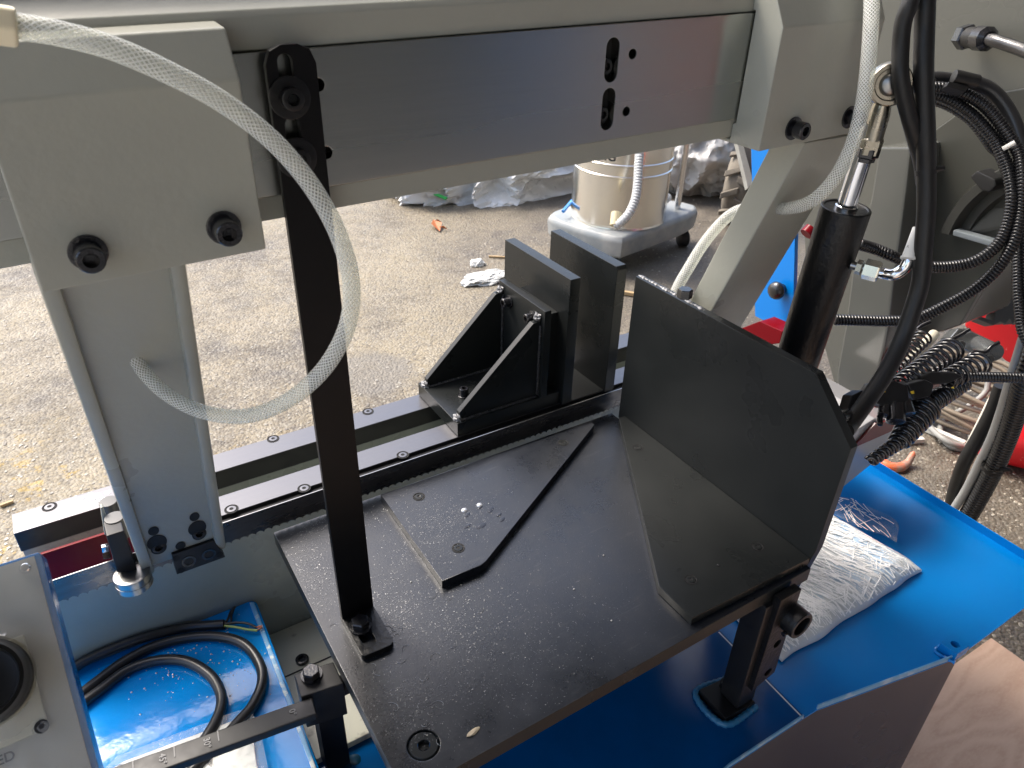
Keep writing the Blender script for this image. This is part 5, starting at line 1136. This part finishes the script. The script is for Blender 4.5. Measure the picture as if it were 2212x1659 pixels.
# litter
lp = P((945, 490), z=GZ + .012); lf_ = NB()
for k, (a, b) in enumerate((((936, 474), (950, 500)), ((948, 490), (968, 496)), ((938, 478), (955, 480)))):
    A, B = P(a, z=GZ + .02), P(b, z=GZ + .008); w_ = (B - A).cross(Vector((0, 0, 1))).normalized() * (.028 if k == 0 else .006)
    m1 = A.lerp(B, .5) + Vector((0, 0, .012)); vs = [lf_.verts.new(q_) for q_ in (A, m1 + w_, B, m1 - w_, m1 + Vector((0, 0, -.012)))]
    face(lf_, [vs[0], vs[4], vs[1]]); face(lf_, [vs[1], vs[4], vs[2]]); face(lf_, [vs[2], vs[4], vs[3]]); face(lf_, [vs[3], vs[4], vs[0]])
build('dry_leaf', lf_, LEAFM, label='curled orange dead leaf on the asphalt below the beam', cat='leaf', smooth=0)
rp_ = P(K7(910, 890), z=GZ); bm = NB(); crumple(bm, rp_ + Vector((0, 0, .012)), (.115, .06, .020), .5, 2.0, 5.5, 5, flat=GZ + .001); build('plastic_scrap', bm, RAGM, label='crumpled white plastic scrap on the asphalt left of the vise', cat='scrap', smooth=40)
rp_ = P(K7(840, 760), z=GZ); bm = NB(); crumple(bm, rp_ + Vector((0, 0, .008)), (.035, .03, .02), .5, 2.4, 2.5, 4, flat=GZ + .001); build('plastic_scrap', bm, RAGM, label='smaller white crumb of plastic lying beyond the larger scrap', cat='scrap', smooth=40)
for a, b, r, lab in ((K7(2050, 990), K7(2210, 1015), .011, 'thick square wooden stick on the ground right of the rear jaw'), (K7(940, 685), K7(1085, 692), .006, 'thin wooden stick on the ground left of the vise jaw'), (K4(0, 245), K4(140, 195), .006, 'reddish wood splinter on the ground by the end of the far rail')):
    A, B = P(a, z=GZ + r), P(b, z=GZ + r); bm = NB(); rod(bm, A, B, r, seg=4, rot=.8); build('wood_stick', bm, WOODM, label=lab, cat='stick', group='wood sticks lying on the asphalt', bevel=.001)
# plywood
pw = P(T(2, 2, 2000, 815), z=GZ + .018)
bm = NB(); prism(bm, [(pw.x, pw.y, GZ + .003), (pw.x - 1.22, pw.y + .02, GZ + .003), (pw.x - 1.22, pw.y - 1.4, GZ + .003), (pw.x, pw.y - 1.4, GZ + .003)], (0, 0, .015)); fixn(bm)
build('plywood_sheet', bm, PLY, label='reddish plywood sheet lying flat on the ground at the lower right', cat='plywood', bevel=.001)
# floor clutter at right
hose('orange_hook', [P(K8(185, 850), z=GZ + .012), P(K8(230, 905), z=GZ + .012), P(K8(300, 935), z=GZ + .012), P(K8(400, 940), z=GZ + .012), P(K8(480, 890), z=GZ + .014), P(K8(520, 830), z=GZ + .03), P(K8(552, 768), z=GZ + .045)], lambda s, f: .0145 * (1 - .55 * max(0, f - .5) * 2 * .9) if f < 1 else .003, ORANGE, 'curved orange steel hook lying on the asphalt beyond the blue tray', 'hook', step=.01)
for k, (a, b, r, lab) in enumerate(((K8(630, 490), K8(1100, 690), .014, 'long white bar lying under the grey cable loops'), (K8(440, 655), K8(650, 640), .011, 'short white bar lying left of the grey cable loops'))):
    bm = NB(); rod(bm, P(a, z=GZ + r), P(b, z=GZ + r), r, seg=4, rot=.8); build('white_bar', bm, pm('white_bar_paint', (.60, .60, .55), .5), label=lab, cat='bar', bevel=.002)
hose('frame_rod', [P(K8(1470, 105), z=GZ + .28), P(K8(1395, 180), z=GZ + .26), P(K8(1250, 470), z=GZ + .17), P(K8(1120, 730), z=GZ + .08), P(K8(1045, 880), z=GZ + .02)], .007, pm('frame_cream', (.62, .6, .52), .4), 'thin cream rod slanting up past the cable coil', 'rod', step=.02, seg=8)
cpth = []; cc0 = P(K8(1150, 330), z=GZ + .03)
for k in range(9 * 20):
    a = 2 * math.pi * k / 20; lp_ = k // 20; cpth.append(cc0 + Vector((math.cos(a) * (.14 + .006 * (lp_ % 3)), math.sin(a) * (.24 + .008 * (lp_ % 2)), .014 * lp_ + .015 * math.sin(a * 2 + lp_))))
hose('cable_coil', cpth, .0075, BROWNC, 'brown coil of cable heaped on the asphalt behind the springs', 'cable coil', step=.025, seg=8)
hose('grey_cable', [P(K8(1360, -40), z=GZ + .16), P(K8(1330, 120), z=GZ + .12), P(K8(1150, 270), z=GZ + .08), P(K8(950, 380), z=GZ + .04), P(K8(840, 490), z=GZ + .012), P(K8(850, 600), z=GZ + .010), P(K8(960, 720), z=GZ + .010), P(K8(1130, 730), z=GZ + .010), P(K8(1170, 600), z=GZ + .03), P(K8(1090, 450), z=GZ + .036), P(K8(960, 340), z=GZ + .05), P(K8(860, 290), z=GZ + .03)], .009, CARB, 'loose grey cable loop in front of the brown coil', 'cable', step=.02, seg=10)
hose('grey_cable', [P(K8(660, 420), z=GZ + .011), P(K8(760, 540), z=GZ + .03), P(K8(860, 625), z=GZ + .034), P(K8(980, 690), z=GZ + .03), P(K8(1190, 735), z=GZ + .012)], .009, CARB, 'grey cable crossing over the long white bar', 'cable', step=.02, seg=10)
hose('flat_strip', [P(K8(1980, -1300), d=1.45), P(K8(1800, -650), d=1.5), P(K8(1640, -130), d=1.55), P(K8(1590, 30), d=1.58), P(K8(1500, 330), d=1.65), P(K8(1395, 620), d=1.72), P(K8(1260, 900), d=1.8), P(K8(1120, 1180), d=1.88), P(K8(960, 1430), d=1.95), P(K8(850, 1600), d=2.0)], .0105, GALV, 'pale grey braided hose descending to the floor beside the ribbed hose', 'hose', step=.01)
hose('rubber_hose', [P(K8(1500, 60), d=1.75), P(K8(1400, 330), d=1.78), P(K8(1260, 600), d=1.82), P(K8(1110, 860), d=1.86), P(K8(1020, 1100), d=1.92), P(K8(960, 1340), d=1.98), P(K8(930, 1550), d=2.03)], .0165, RUBBER, 'stout black rubber hose reaching the floor left of the pale grey hose', 'hose', step=.01)
hose('floor_conduit', [P(K8(2250, -1500), d=1.4), P(K8(2020, -800), d=1.45), P(K8(1850, -260), d=1.5), P(K8(1740, 40), d=1.55), P(K8(1660, 320), d=1.62), P(K8(1560, 610), d=1.69), P(K8(1430, 920), d=1.77), P(K8(1290, 1200), d=1.85), P(K8(1130, 1480), d=1.93), P(K8(1000, 1680), d=1.99)], .0225, CORR, 'thick ribbed black conduit descending to the floor at the right edge', 'conduit', ribbed=(.0105, .0028, 18))
bm = NB(); t0_ = P(K8(1405, 945), d=1.755); rod(bm, P(K8(1500, 955), d=1.74), P(K8(1590, 965), d=1.74), .006, .004, 8); lathe(bm, t0_, P(K8(1430, 900), d=1.77) - P(K8(1380, 1000), d=1.79), [(-.004, .0232), (-.004, .0245), (.004, .0245), (.004, .0232)], 24)
build('strap_tie', bm, RUBBER, label='black cable tie round the thick floor conduit', cat='cable tie')
rg = P(K8(1760, 640), z=GZ + .09); bm = NB(); rod(bm, rg + Vector((-.05, .1, 0)), rg + Vector((.2, -.3, 0)), .09, seg=28); build('red_cylinder', bm, REDP, label='red rounded cylinder lying at the right edge of the view', cat='gas cylinder', bevel=.03)
rg = P(K8(1370, 330), z=GZ + .09); bm = NB(); rod(bm, P(K8(1290, 500), z=GZ + .03), P(K8(1460, 170), z=GZ + .2), .02, seg=14); build('red_pipe', bm, pm('red_pipe_paint', (.5, .04, .03), .4), label='red pipe slanting up behind the thin cream rod', cat='pipe', bevel=.004)
